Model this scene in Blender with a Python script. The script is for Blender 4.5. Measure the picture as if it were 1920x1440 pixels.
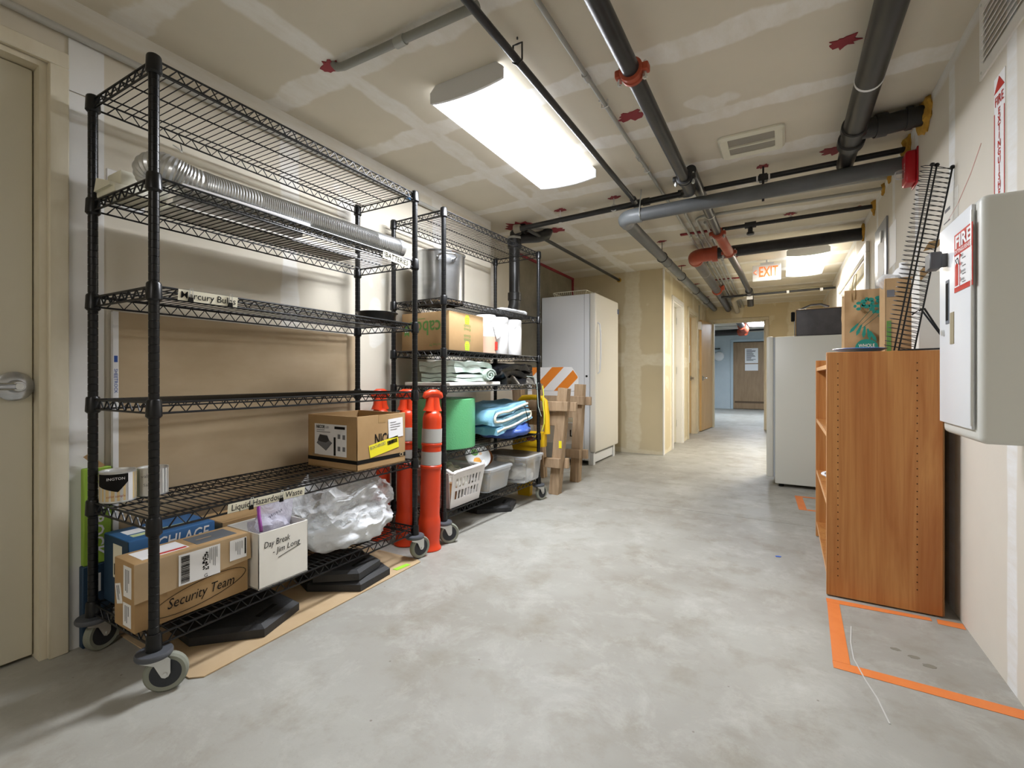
import bpy, bmesh, math, random
from mathutils import Matrix, Vector, noise
random.seed(7)
for o in list(bpy.data.objects): bpy.data.objects.remove(o)
S = bpy.context.scene
C = S.collection
PI = math.pi

# ---------------------------------------------------------------- camera, world, exposure
cam = bpy.data.cameras.new('camera'); camo = bpy.data.objects.new('camera', cam); C.objects.link(camo)
camo.location = (0, 0, 1.0); camo.rotation_euler = (PI/2, 0, math.radians(30.1))
cam.sensor_width = 36; cam.lens = 875/1920*36; cam.shift_y = -13/1920; cam.clip_start = .02; cam.clip_end = 60
S.camera = camo
W = bpy.data.worlds.new('world'); S.world = W; W.use_nodes = True
W.node_tree.nodes['Background'].inputs[0].default_value = (.8, .85, .9, 1)
W.node_tree.nodes['Background'].inputs[1].default_value = 0.0
S.view_settings.view_transform = 'Standard'; S.view_settings.look = 'None'
S.view_settings.exposure = 1.27; S.view_settings.gamma = 1; S.view_settings.use_curve_mapping = False
try:
    S.cycles.max_bounces = 10; S.cycles.diffuse_bounces = 7; S.cycles.transparent_max_bounces = 12
    S.cycles.caustics_reflective = False; S.cycles.caustics_refractive = False; S.cycles.sample_clamp_indirect = 6
except Exception: pass
L_MAIN, L_HALL, L_FAR, L_FILL = 33.0, 30.0, 34.0, 10.0     # radiance of the ceiling fixtures' lenses, the last an added fill

# ---------------------------------------------------------------- materials
def lin(c):
    if isinstance(c, str): c = tuple(int(c[i:i+2], 16)/255 for i in (0, 2, 4))
    return tuple(x/12.92 if x <= .04045 else ((x+.055)/1.055)**2.4 for x in c)
def newmat(name):
    m = bpy.data.materials.new(name); m.use_nodes = True
    nt = m.node_tree; return m, nt, nt.nodes['Principled BSDF']
def nd(nt, t, **kw):
    n = nt.nodes.new(t)
    for k, v in kw.items():
        if k.startswith('i_'): 
            key = k[2:]; key = int(key) if key.isdigit() else key.replace('_', ' ')
            if isinstance(v, bpy.types.NodeSocket): nt.links.new(v, n.inputs[key])
            else: n.inputs[key].default_value = v
        else: setattr(n, k, v)
    return n
def mth(nt, op, a, b=None, c=None, clamp=False):
    n = nt.nodes.new('ShaderNodeMath'); n.operation = op; n.use_clamp = clamp
    for i, v in enumerate((a, b, c)):
        if v is None: continue
        if isinstance(v, bpy.types.NodeSocket): nt.links.new(v, n.inputs[i])
        else: n.inputs[i].default_value = v
    return n.outputs[0]
def mixc(nt, f, a, b):
    n = nt.nodes.new('ShaderNodeMix'); n.data_type = 'RGBA'
    for i, v in ((0, f), (6, a), (7, b)):
        if isinstance(v, bpy.types.NodeSocket): nt.links.new(v, n.inputs[i])
        else: n.inputs[i].default_value = (v if i == 0 else (*lin(v), 1))
    return n.outputs[2]
def pos(nt): return nt.nodes.new('ShaderNodeNewGeometry').outputs['Position']
def nz(nt, vec, scale, detail=3, rough=.55, dist=0):
    return nd(nt, 'ShaderNodeTexNoise', i_Vector=vec, i_Scale=scale, i_Detail=detail, i_Roughness=rough, i_Distortion=dist).outputs[0]
def scaled(nt, vec, s): return nd(nt, 'ShaderNodeVectorMath', operation='MULTIPLY', i_0=vec, i_1=s).outputs[0]
def bumpit(nt, b, h, strength, dist=.01):
    n = nd(nt, 'ShaderNodeBump', i_Height=h, i_Strength=strength, i_Distance=dist); nt.links.new(n.outputs[0], b.inputs['Normal'])
CACHE = {}
def mat(name, col, rough=.5, metal=0, var=None, vs=6, stretch=(1, 1, 1), spec=None, bump=0, bs=60, emit=None, coat=0):
    if name in CACHE: return CACHE[name]
    m, nt, b = newmat(name); CACHE[name] = m
    b.inputs['Base Color'].default_value = (*lin(col), 1); b.inputs['Roughness'].default_value = rough; b.inputs['Metallic'].default_value = metal
    if spec is not None: b.inputs['Specular IOR Level'].default_value = spec
    if coat: b.inputs['Coat Weight'].default_value = coat
    p = None
    if var or bump: p = scaled(nt, nd(nt, 'ShaderNodeTexCoord').outputs['Object'], stretch)
    if var:
        n = nz(nt, p, vs, 4, .6)
        f = nd(nt, 'ShaderNodeMapRange', i_Value=n, i_1=.3, i_2=.7).outputs[0]
        nt.links.new(mixc(nt, f, col, var), b.inputs['Base Color'])
    if bump: bumpit(nt, b, nz(nt, p, bs, 3), bump, .004)
    if emit:
        b.inputs['Emission Color'].default_value = (*lin(emit[0]), 1); b.inputs['Emission Strength'].default_value = emit[1]
    return m
def band(nt, p, axis, spacing, off, width, amp, ns):
    sep = nd(nt, 'ShaderNodeSeparateXYZ', i_0=p).outputs[axis]
    q = mth(nt, 'FRACT', mth(nt, 'ADD', mth(nt, 'DIVIDE', sep, spacing), off))
    d = mth(nt, 'MULTIPLY', mth(nt, 'ABSOLUTE', mth(nt, 'SUBTRACT', q, .5)), spacing)
    n = nz(nt, p, ns, 4, .6)
    d = mth(nt, 'ADD', d, mth(nt, 'MULTIPLY', mth(nt, 'SUBTRACT', n, .5), amp))
    return nd(nt, 'ShaderNodeMapRange', i_Value=d, i_1=width, i_2=width*.72, interpolation_type='SMOOTHSTEP').outputs[0]
def drywall(name, base, mud, bands, blotch=.66, rough=.85, dirt=None):
    """gypsum board with taped, unpainted joints: joint compound is paler than the face paper"""
    m, nt, b = newmat(name); p = pos(nt); mask = None
    for bd in bands:
        k = band(nt, p, *bd)
        mask = k if mask is None else mth(nt, 'MAXIMUM', mask, k)
    bl = nd(nt, 'ShaderNodeMapRange', i_Value=nz(nt, p, 1.7, 3, .6), i_1=blotch, i_2=blotch+.025, interpolation_type='SMOOTHSTEP').outputs[0]
    bl = mth(nt, 'MULTIPLY', bl, .75)
    mask = mth(nt, 'MAXIMUM', mask, bl) if mask is not None else bl
    streak = nz(nt, scaled(nt, p, (3, 1.2, 6)), 4, 5, .7)
    mask = mth(nt, 'MULTIPLY', mask, nd(nt, 'ShaderNodeMapRange', i_Value=streak, i_1=.3, i_2=.62, i_3=.45, i_4=1.0).outputs[0])
    v = nd(nt, 'ShaderNodeMapRange', i_Value=nz(nt, p, 2.2, 4), i_1=.3, i_2=.7).outputs[0]
    base2 = tuple(x*.93 for x in lin(base)); 
    bc = mixc(nt, v, base, tuple((x if x > 1 else x) for x in [((1.055*t**(1/2.4))-.055) for t in base2]))
    col = mixc(nt, mask, bc, mud)
    nt.links.new(col, b.inputs['Base Color']); b.inputs['Roughness'].default_value = rough; b.inputs['Specular IOR Level'].default_value = .25
    bumpit(nt, b, nz(nt, p, 90, 3), .06, .004)
    return m
M_ceil = drywall('ceiling_drywall', 'd9d2c2', 'e9e7e2', [(1, .61, .12, .075, .17, 3.0), (0, 2.44, .21, .07, .12, 2.4)], .655)
M_wall = drywall('left_wall_drywall', 'd6cfbf', 'e2e0da', [(1, 1.22, .23, .05, .1, 2.4), (2, 4.84, 0.0, .11, .05, 2.0)], .64)
M_wallr = drywall('right_wall_drywall', 'd8d2c6', 'e4e5e5', [(1, .61, .08, .045, .04, 2.0), (2, 4.84, 0.0, .10, .05, 2.0)], .7)
M_hall = drywall('hall_drywall', 'd8cbab', 'e6dec8', [(1, .9, .1, .09, .14, 2.4), (0, .95, .3, .12, .16, 2.6), (2, 1.25, .52, .09, .14, 2.4)], .6)
M_far = mat('far_room_paint', 'c3cdd2', .7, var='b6c2c8', vs=2)
def concrete():
    m, nt, b = newmat('floor_concrete'); p = pos(nt)
    a = nz(nt, p, .9, 5, .6); c = nz(nt, p, 5, 6, .65); e = nz(nt, p, 70, 3, .7)
    f = nd(nt, 'ShaderNodeMapRange', i_Value=a, i_1=.36, i_2=.66).outputs[0]
    col = mixc(nt, f, '949189', 'ababa5')
    st = nd(nt, 'ShaderNodeMapRange', i_Value=c, i_1=.5, i_2=.74, i_4=.5).outputs[0]
    col = mixc(nt, st, col, '7d735f')
    pale = nd(nt, 'ShaderNodeMapRange', i_Value=nz(nt, p, 4.5, 8, .75, .4), i_1=.5, i_2=.72, i_4=.45).outputs[0]
    col = mixc(nt, pale, col, 'c6c6c1')
    sp = nd(nt, 'ShaderNodeMapRange', i_Value=e, i_1=.6, i_2=.78, i_4=.4).outputs[0]
    col = mixc(nt, sp, col, '8f897c')
    dots = nd(nt, 'ShaderNodeTexVoronoi', i_Vector=p, i_Scale=9.0, i_Randomness=1.0).outputs[0]
    dm = nd(nt, 'ShaderNodeMapRange', i_Value=dots, i_1=.045, i_2=.02, i_3=0, i_4=.6).outputs[0]
    col = mixc(nt, dm, col, '5f574a')
    nt.links.new(col, b.inputs['Base Color'])
    r = nd(nt, 'ShaderNodeMapRange', i_Value=c, i_3=.38, i_4=.62).outputs[0]; nt.links.new(r, b.inputs['Roughness'])
    b.inputs['Specular IOR Level'].default_value = .35
    bumpit(nt, b, nz(nt, p, 40, 5, .7), .08, .006); return m
M_floor = concrete()
def cherry():
    m, nt, b = newmat('cherry_laminate'); p = pos(nt)
    q = scaled(nt, p, (9, 9, .55)); n = nz(nt, q, 1.6, 4, .55, 1.2); n2 = nz(nt, scaled(nt, p, (90, 90, 2.5)), 1.0, 3)
    f = nd(nt, 'ShaderNodeMapRange', i_Value=n, i_1=.32, i_2=.68).outputs[0]
    col = mixc(nt, f, 'a66630', 'c48c50')
    col = mixc(nt, nd(nt, 'ShaderNodeMapRange', i_Value=n2, i_1=.45, i_2=.75, i_4=.4).outputs[0], col, '90501f')
    nt.links.new(col, b.inputs['Base Color']); b.inputs['Roughness'].default_value = .42; return m
M_cherry = cherry()
def lumber():
    m, nt, b = newmat('weathered_lumber'); p = pos(nt)
    n = nz(nt, scaled(nt, p, (30, 30, 3)), 1, 4, .6, .8)
    col = mixc(nt, nd(nt, 'ShaderNodeMapRange', i_Value=n, i_1=.3, i_2=.7).outputs[0], 'b39a7c', '8b7358')
    nt.links.new(col, b.inputs['Base Color']); b.inputs['Roughness'].default_value = .8; return m
M_wood = lumber()
def clear(name, col, fac, rough=.25, wr=0):
    m, nt, b = newmat(name)
    b.inputs['Base Color'].default_value = (*lin(col), 1); b.inputs['Roughness'].default_value = rough
    tr = nt.nodes.new('ShaderNodeBsdfTransparent'); mx = nt.nodes.new('ShaderNodeMixShader')
    fr = nd(nt, 'ShaderNodeLayerWeight', i_Blend=.35).outputs['Facing']
    k = mth(nt, 'ADD', fac, mth(nt, 'MULTIPLY', fr, .5), clamp=True)
    if wr:
        n = nz(nt, scaled(nt, pos(nt), (1, 1, 1)), wr, 5, .7, 1.5)
        k = mth(nt, 'ADD', k, mth(nt, 'MULTIPLY', mth(nt, 'SUBTRACT', n, .5), .8), clamp=True)
        bumpit(nt, b, n, .8, .02)
    nt.links.new(k, mx.inputs[0]); nt.links.new(tr.outputs[0], mx.inputs[1]); nt.links.new(b.outputs[0], mx.inputs[2])
    nt.links.new(mx.outputs[0], nt.nodes['Material Output'].inputs[0]); return m
M_black = mat('black_epoxy', '0b0c0e', .33, 0, spec=.4)
M_wire = mat('black_wire', '0b0c0e', .36, spec=.4)
M_steel = mat('brushed_steel', 'cbcdd0', .27, 1, var='b7babd', vs=3, stretch=(1, 1, 12))
M_zinc = mat('zinc_plate', 'd3d4d2', .38, .75)
M_alu = mat('aluminium_duct', 'd0d3d6', .3, .9)
M_rub = mat('grey_rubber', '83867a', .7)
M_rubk = mat('black_rubber', '1d1e20', .6, var='2b2c2e', vs=5, bump=.25, bs=120)
M_hub = mat('wheel_hub', '22252b', .45)
M_bump = mat('bumper_plastic', '4a4d53', .55)
M_card = mat('cardboard', 'b2936a', .85, var='a5865e', vs=5, spec=.2)
M_card2 = mat('pale_cardboard', 'bfa888', .85, var='b39a77', vs=4, spec=.2)
M_tape = mat('packing_tape', 'a98a5f', .3)
M_white = mat('white_paper', 'e9e9ea', .7, spec=.2)
M_label = mat('shelf_label_paper', 'e8e4d0', .7, spec=.2)
M_ink = mat('black_ink', '1b1a19', .7, spec=.1)
M_inkg = mat('grey_ink', '77777a', .8, spec=.1)
M_whitebox = mat('white_carton', 'e6e4dd', .8, var='dcd9d0', vs=4, spec=.2)
M_gyp = mat('gypsum_back_paper', 'b9a68a', .9, var='ab9779', vs=2.4, stretch=(1, 1, 2), spec=.15)
M_fridge = mat('appliance_white', 'dfe2e6', .35)
M_fridge2 = mat('appliance_putty', 'cfcfc6', .4)
M_cream = mat('cream_door_paint', 'cbc6b4', .5, var='c5bfab', vs=1.5)
M_casing = mat('primed_wood_casing', 'd8d1bd', .6, var='cec5ae', vs=5, stretch=(3, 3, 1))
M_trimw = mat('white_trim_paint', 'efeeec', .5)
M_patch = mat('white_patch_board', 'e4e4e2', .75, var='dadada', vs=3)
M_door = mat('oak_veneer_door', 'cdae7c', .5, var='bf9c66', vs=3, stretch=(6, 6, .6))
M_doord = mat('worn_veneer_door', '9c8263', .55, var='8a7052', vs=3, stretch=(4, 4, .8))
M_pipek = mat('black_iron_pipe', '202123', .36, .2, var='2f2f30', vs=9)
M_abs = mat('black_abs_pipe', '1c1b1b', .36, var='2b2a29', vs=6)
M_pvc = mat('grey_pvc_pipe', '64676a', .5, var='54585a', vs=4)
M_emt = mat('galvanised_conduit', 'a5a6a2', .42, .35)
M_orangec = mat('orange_red_coupling', 'ab4a2e', .5, var='9c4127', vs=20)
M_fire = mat('red_sealant', '8d2f37', .75)
M_foam = mat('yellow_foam', 'c39a3e', .9, var='a87d2a', vs=30, bump=.6, bs=50)
M_or = mat('safety_orange_plastic', 'd6411c', .33, var='cb3a18', vs=4)
M_refl = mat('reflective_grey', 'b2b1ad', .45)
M_otape = mat('orange_tape', 'e28444', .6, var='db7a3c', vs=12)
M_green = mat('green_bubble_wrap', '62b27a', .32, bump=.5, bs=160)
M_blue = mat('light_blue_blanket', '93c8e4', .9, var='82b9da', vs=14, bump=.7, bs=70)
M_dblue = mat('dark_blue_nylon', '4a6bbb', .42, var='3f5fae', vs=7, bump=.5, bs=18)
M_sheet = mat('pale_green_cloth', 'c4d3ca', .9, var='b7c8bf', vs=9, bump=.3, bs=30)
M_tarp = mat('black_tarp', '16171a', .28, bump=.8, bs=22)
M_red = mat('alarm_red', 'b51524', .3)
M_signred = mat('sign_red', 'bd2f22', .5)
M_nylon = mat('charcoal_nylon', '5a585b', .5, var='424043', vs=7, bump=.5, bs=16)
M_kraft = mat('kraft_paper', 'bb9c74', .85, var='ae8e65', vs=7, bump=.4, bs=14)
M_teal = mat('teal_ink', '1f8b80', .7)
M_yel = mat('yellow_plastic', 'e0b41c', .4)
M_yelst = mat('yellow_sticker', 'efe22a', .55)
M_cab = mat('cabinet_white_enamel', 'e3e6ea', .35)
M_basket = mat('white_basket_plastic', 'e6e3e2', .4)
M_clear = clear('clear_plastic', 'dfe3e6', .22, .2)
M_poly = clear('polythene_bag', 'eef1f4', .28, .2, 7)
M_zip = clear('zip_bag_plastic', 'e2e0f0', .45, .2, 14)
M_glass = clear('window_glass', 'cfd6d8', .25, .08)
M_purple = mat('purple_zip', '8d3f93', .4)
M_pan = mat('nonstick_pan', '202124', .3)
M_bluebox = mat('blue_carton', '2f6394', .6, var='28588a', vs=4)
M_navy = mat('navy_carton', '1f3a52', .6)
M_lime = mat('lime_print', '9fc23a', .6)
M_greenpr = mat('green_print', '5f8d45', .75)
def lens(name, tint, L):
    # prismatic lens: brightest along the tubes, dimmer at its rim
    m, nt, b = newmat(name); g = nd(nt, 'ShaderNodeTexCoord').outputs['Generated']; sp = nd(nt, 'ShaderNodeSeparateXYZ', i_0=g)
    k = None
    for ax, w in ((0, .16), (1, .07)):
        d = mth(nt, 'SUBTRACT', .5, mth(nt, 'ABSOLUTE', mth(nt, 'SUBTRACT', sp.outputs[ax], .5)))
        e = nd(nt, 'ShaderNodeMapRange', i_Value=d, i_1=0.0, i_2=w, interpolation_type='SMOOTHSTEP').outputs[0]
        k = e if k is None else mth(nt, 'MULTIPLY', k, e)
    st = mth(nt, 'ADD', .62, mth(nt, 'MULTIPLY', mth(nt, 'POWER', k, 2.2), L))
    b.inputs['Base Color'].default_value = (.8, .8, .8, 1); b.inputs['Emission Color'].default_value = (*lin(tint), 1); nt.links.new(st, b.inputs['Emission Strength'])
    return m
M_lens = lens('lit_fixture_lens', 'f6f9ff', L_MAIN)
M_lens2 = lens('lit_hall_lens', 'fff8ec', L_HALL)
M_lens3 = lens('lit_far_lens', 'e8f2ff', L_FAR)
M_lens_fill = lens('added_fill_lens', 'fffaf4', L_FILL)
M_fixt = mat('fixture_white_metal', 'd9dadb', .5)
M_rail = mat('lit_lens_side', 'e8eaec', .5, emit=('f6f9ff', .8))
M_vent = mat('almond_grille_plastic', 'dedccb', .5)
M_ventd = mat('grille_insert', '98948a', .7, bump=.6, bs=200)
M_conc = mat('raw_concrete_wall', '8d8674', .9, var='776f5e', vs=4, bump=.3, bs=40)
M_edge = mat('edge_banding', 'd9a878', .5)
M_exit = mat('exit_letters', 'f2703a', .5, emit=('f2703a', .4))

# ---------------------------------------------------------------- geometry helpers
class MB:
    def __init__(s, M=None): s.v = []; s.f = []; s.M = M
    def add(s, vs, fs):
        n = len(s.v)
        s.v += [tuple(s.M @ Vector(p)) if s.M is not None else tuple(p) for p in vs]
        s.f += [tuple(n+i for i in f) for f in fs]; return s
    def box(s, x0, x1, y0, y1, z0, z1):
        return s.add([(x0,y0,z0),(x1,y0,z0),(x1,y1,z0),(x0,y1,z0),(x0,y0,z1),(x1,y0,z1),(x1,y1,z1),(x0,y1,z1)],
                     [(3,2,1,0),(4,5,6,7),(0,1,5,4),(1,2,6,5),(2,3,7,6),(3,0,4,7)])
    def bbox(s, x0, x1, y0, y1, z0, z1, r=.01, seg=2):
        bm = bmesh.new(); bmesh.ops.create_cube(bm, size=1)
        for v in bm.verts: v.co = Vector(((x0+x1)/2+v.co.x*(x1-x0), (y0+y1)/2+v.co.y*(y1-y0), (z0+z1)/2+v.co.z*(z1-z0)))
        bmesh.ops.bevel(bm, geom=bm.edges[:], offset=r, segments=seg, profile=.5, affect='EDGES')
        bm.verts.index_update()
        s.add([v.co[:] for v in bm.verts], [[v.index for v in f.verts] for f in bm.faces]); bm.free(); return s
    def tube(s, pts, r, n=8, closed=False, caps=True):
        pts = [Vector(p) for p in pts]; k = len(pts); rings = []
        up = None; vs = []
        for i, p in enumerate(pts):
            a = pts[(i-1) % k] if (closed or i > 0) else p; b = pts[(i+1) % k] if (closed or i < k-1) else p
            t = (b-a).normalized()
            if up is None: up = t.orthogonal().normalized()
            else:
                up = (up - t*up.dot(t)); up = up.normalized() if up.length > 1e-6 else t.orthogonal().normalized()
            w = t.cross(up); ri = r[i] if isinstance(r, (list, tuple)) else r
            vs += [tuple(p + (up*math.cos(2*PI*j/n) + w*math.sin(2*PI*j/n))*ri) for j in range(n)]
        fs = []
        m = k if closed else k-1
        for i in range(m):
            i2 = (i+1) % k
            for j in range(n): fs.append((i*n+j, i*n+(j+1) % n, i2*n+(j+1) % n, i2*n+j))
        if caps and not closed: fs += [tuple(reversed(range(n))), tuple((k-1)*n+j for j in range(n))]
        return s.add(vs, fs)
    def lathe(s, prof, n=24, o=(0, 0, 0), ax=(0, 0, 1), cap=True):
        ax = Vector(ax).normalized(); u = ax.orthogonal().normalized(); w = ax.cross(u); o = Vector(o); vs = []; fs = []
        for r, h in prof: vs += [tuple(o+ax*h+(u*math.cos(2*PI*j/n)+w*math.sin(2*PI*j/n))*r) for j in range(n)]
        for i in range(len(prof)-1):
            for j in range(n): fs.append((i*n+j, i*n+(j+1) % n, (i+1)*n+(j+1) % n, (i+1)*n+j))
        if cap: fs += [tuple(reversed(range(n))), tuple((len(prof)-1)*n+j for j in range(n))]
        return s.add(vs, fs)
    def cyl(s, a, b, r, n=16): return s.tube([a, b], r, n)
    def prism(s, poly, o, u, v, d):
        """polygon in the plane (o,u,v), thickened along vector d"""
        o, u, v, d = map(Vector, (o, u, v, d)); k = len(poly)
        a = [o+u*p[0]+v*p[1] for p in poly]
        return s.add([tuple(p) for p in a]+[tuple(p+d) for p in a],
                     [tuple(reversed(range(k))), tuple(range(k, 2*k))]+[(i, (i+1) % k, k+(i+1) % k, k+i) for i in range(k)])
    def ribbon(s, path, th, o, u, v, d, seg=6, wob=0, seed=0):
        """cloth or sheet: 2-D path with thickness swept along d"""
        o, u, v, d = map(Vector, (o, u, v, d)); P = [Vector(p) for p in path]; k = len(P); up = []; dn = []
        for i, p in enumerate(P):
            t = (P[min(i+1, k-1)]-P[max(i-1, 0)]).normalized(); nn = Vector((-t.y, t.x)); up.append(p+nn*th/2); dn.append(p-nn*th/2)
        loop = up+dn[::-1]; K = len(loop); vs = []
        for j in range(seg+1):
            f = j/seg
            for q in loop:
                p = o+u*q.x+v*q.y+d*f
                if wob: 
                    nv = noise.noise_vector(Vector((q.x*9, q.y*14, f*4+seed))); p = p+u*nv.x*wob+v*nv.y*wob*.6+d.normalized()*nv.z*wob*(1 if j in (0, seg) else .3)
                vs.append(tuple(p))
        fs = [(j*K+i, j*K+(i+1) % K, (j+1)*K+(i+1) % K, (j+1)*K+i) for j in range(seg) for i in range(K)]
        for i in range(k-1):
            a, b, c2, e = i, i+1, K-2-i, K-1-i
            fs.append((e, c2, b, a)); fs.append((seg*K+a, seg*K+b, seg*K+c2, seg*K+e))
        return s.add(vs, fs)
def link(name, mb, m, base, parent=None, sharp=38, smooth=True):
    me = bpy.data.meshes.new(name); B = Vector(base)
    me.from_pydata([(p[0]-B.x, p[1]-B.y, p[2]-B.z) for p in mb.v], [], mb.f); me.materials.append(m)
    bm = bmesh.new(); bm.from_mesh(me); bmesh.ops.recalc_face_normals(bm, faces=bm.faces); bm.to_mesh(me); bm.free()
    if smooth:
        me.polygons.foreach_set('use_smooth', [True]*len(me.polygons)); me.set_sharp_from_angle(angle=math.radians(sharp))
    o = bpy.data.objects.new(name, me); C.objects.link(o)
    if parent is None: o.location = B
    else: o.parent = parent
    return o
def tag(o, label, cat=None, group=None, kind=None):
    if label: o['label'] = label
    if cat: o['category'] = cat
    if group: o['group'] = group
    if kind: o['kind'] = kind
    return o
class Thing:
    def __init__(s, name, base, label, cat, group=None, kind=None):
        s.b = Vector(base); s.o = bpy.data.objects.new(name, None); s.o.empty_display_size = .05
        C.objects.link(s.o); s.o.location = s.b; tag(s.o, label, cat, group, kind)
    def p(s, name, mb, m, parent=None, label=None, sharp=38, kind=None):
        o = link(name, mb, m, s.b, parent or s.o, sharp)
        if label: o['label'] = label
        if kind: o['kind'] = kind
        return o
    def text(s, txt, o, right, up, size, m, parent=None, name='lettering', width=None, bold=0, shear=0, align='CENTER', off=.0012, sp=1):
        return s.p(name, textmb(txt, o, right, up, size, width, bold, shear, align, off, sp), m, parent)
    def decal(s, name, o, right, up, w, h, m, parent=None, th=.0008, label=None):
        return s.p(name, rect(o, right, up, w, h, th), m, parent, label)
def rect(o, right, up, w, h, th=.0008):
    r, u = Vector(right).normalized(), Vector(up).normalized(); n = r.cross(u)
    return MB().prism([(-w/2, -h/2), (w/2, -h/2), (w/2, h/2), (-w/2, h/2)], o, r, u, n*th)
def rects(o, right, up, lst, th=.0008, mb=None):
    r, u = Vector(right).normalized(), Vector(up).normalized(); n = r.cross(u); mb = mb or MB()
    for (x, y, w, h) in lst: mb.prism([(x-w/2, y-h/2), (x+w/2, y-h/2), (x+w/2, y+h/2), (x-w/2, y+h/2)], o, r, u, n*th)
    return mb
def textmb(txt, o, right, up, size, width=None, bold=0, shear=0, align='CENTER', off=.0012, sp=1):
    cu = bpy.data.curves.new('t', 'FONT'); cu.body = txt; cu.size = size; cu.align_x = align; cu.align_y = 'CENTER'
    cu.offset = bold*size; cu.shear = shear; cu.resolution_u = 2; cu.space_character = sp; cu.extrude = 0
    ob = bpy.data.objects.new('t', cu); C.objects.link(ob)
    me = bpy.data.meshes.new_from_object(ob.evaluated_get(bpy.context.evaluated_depsgraph_get()))
    r, u = Vector(right).normalized(), Vector(up).normalized(); n = r.cross(u); o = Vector(o)+n*off
    vs = [v.co.copy() for v in me.vertices]; k = 1
    if width and vs:
        w = max(v.x for v in vs)-min(v.x for v in vs); k = width/w if w > 0 else 1
    mb = MB().add([tuple(o+r*(v.x*k)+u*v.y) for v in vs], [tuple(f.vertices) for f in me.polygons])
    bpy.data.objects.remove(ob); bpy.data.curves.remove(cu); bpy.data.meshes.remove(me); return mb
def barcode(o, right, up, w, h, n=22, th=.0008):
    rnd = random.Random(int(1000*(o[0]+o[1]*3))); x = -w/2; L = []
    while x < w/2:
        b = rnd.choice((1, 1, 2, 3))*w/n/3; L.append((x+b/2, 0, b, h)); x += b+rnd.choice((1, 1, 2))*w/n/3
    return rects(o, right, up, L, th)
def lines(o, right, up, w, h, n, fill=.45, th=.0008, seed=1):
    rnd = random.Random(seed); L = []
    for i in range(n):
        k = w*rnd.uniform(.45, 1); L.append((-w/2+k/2, h/2-(i+.5)*h/n, k, h/n*fill))
    return rects(o, right, up, L, th)
def struct(name, mb, m, label, cat, sharp=38):
    return tag(link(name, mb, m, (0, 0, 0), None, sharp), label, cat, None, 'structure')
def single(name, mb, m, base, label, cat, group=None, kind=None, sharp=38):
    return tag(link(name, mb, m, base, None, sharp), label, cat, group, kind)
def arc(c, u, v, r, a0, a1, n=8):
    c, u, v = Vector(c), Vector(u), Vector(v)
    return [tuple(c+u*r*math.cos(a0+(a1-a0)*i/n)+v*r*math.sin(a0+(a1-a0)*i/n)) for i in range(n+1)]
def blob(r, c, bumps, flat=None, sub=4, seed=0, amp=.03, fr=9):
    bm = bmesh.new(); bmesh.ops.create_icosphere(bm, subdivisions=sub, radius=1)
    for v in bm.verts:
        p = v.co.copy(); n = p.normalized()
        q = Vector((p.x*r[0], p.y*r[1], p.z*r[2]))
        d = noise.fractal(Vector(q*fr)+Vector((seed, seed*2, 0)), 1, 2, 4)*amp
        d += abs(noise.noise(Vector(q*bumps)+Vector((seed*3, 0, 0))))*amp*1.3
        q += n*d+Vector(c)
        if flat is not None and q.z < flat: q.z = flat+(q.z-flat)*.03
        v.co = q
    bm.verts.index_update(); mb = MB().add([v.co[:] for v in bm.verts], [[v.index for v in f.verts] for f in bm.faces]); bm.free(); return mb

# ================================================================= room shell
H = 2.39; XL, XR, XA, XH, YB, YE, YF = -2.26, .633, -2.55, -1.32, 6.12, 10.05, 16.2
YN = -2.4; YJ = 3.70
fl = struct('floor', MB().box(XA-.2, XR+.3, YN, YJ-.002, -.12, 0).box(XA-.2, XR+1.4, YJ+.002, YF+.2, -.12, 0).box(XA-.2, XR+1.4, YN, YF, -.2, -.11), M_floor,
            'bare grey concrete floor with stains and a saw-cut joint', 'floor')
ce = struct('ceiling', MB().box(XA-.2, XR+1.5, YN, YF+.2, H, H+.12), M_ceil, 'taped unpainted drywall ceiling crossed by pipes', 'ceiling')
# left wall with door opening (Y -.32 .. .60)
DY0, DY1, DZ = -.32, .605, 2.115
wl = struct('wall_left', MB().box(XL-.29, XL, YN, DY0, 0, H).box(XL-.29, XL, DY0, DY1, DZ, H).box(XL-.29, XL, DY1, 3.52, 0, H), M_wall,
            'cream drywall wall behind the wire racks', 'wall')
link('patch_panel', MB().box(XL, XL+.006, .662, .765, 0, 2.045), M_patch, (0, 0, 0), wl)
link('patch_panel', MB().box(XL, XL+.006, .662, .765, 2.05, 2.24), M_patch, (0, 0, 0), wl)
struct('wall_alcove', MB().box(XA-.15, XA, 3.4, 4.45, 0, H), M_wall, 'drywall face of the alcove beside the black drain pipe', 'wall')
wa = struct('wall_alcove_concrete', MB().box(XA-.15, XA-.004, 4.45, YB+.1, 0, H), M_conc, 'rough bare concrete wall above the white refrigerator', 'wall')
link('sealant', MB().box(XA-.006, XA+.012, 4.45, YB, H-.03, H-.002).box(XA-.006, XA+.014, YB-.05, YB-.012, 1.7, H-.002), M_fire, (0, 0, 0), wa)
struct('wall_alcove_back', MB().box(XA-.15, XH, YB, YB+.12, 0, H), M_hall, 'cream drywall wall behind the tall refrigerator', 'wall')
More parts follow.
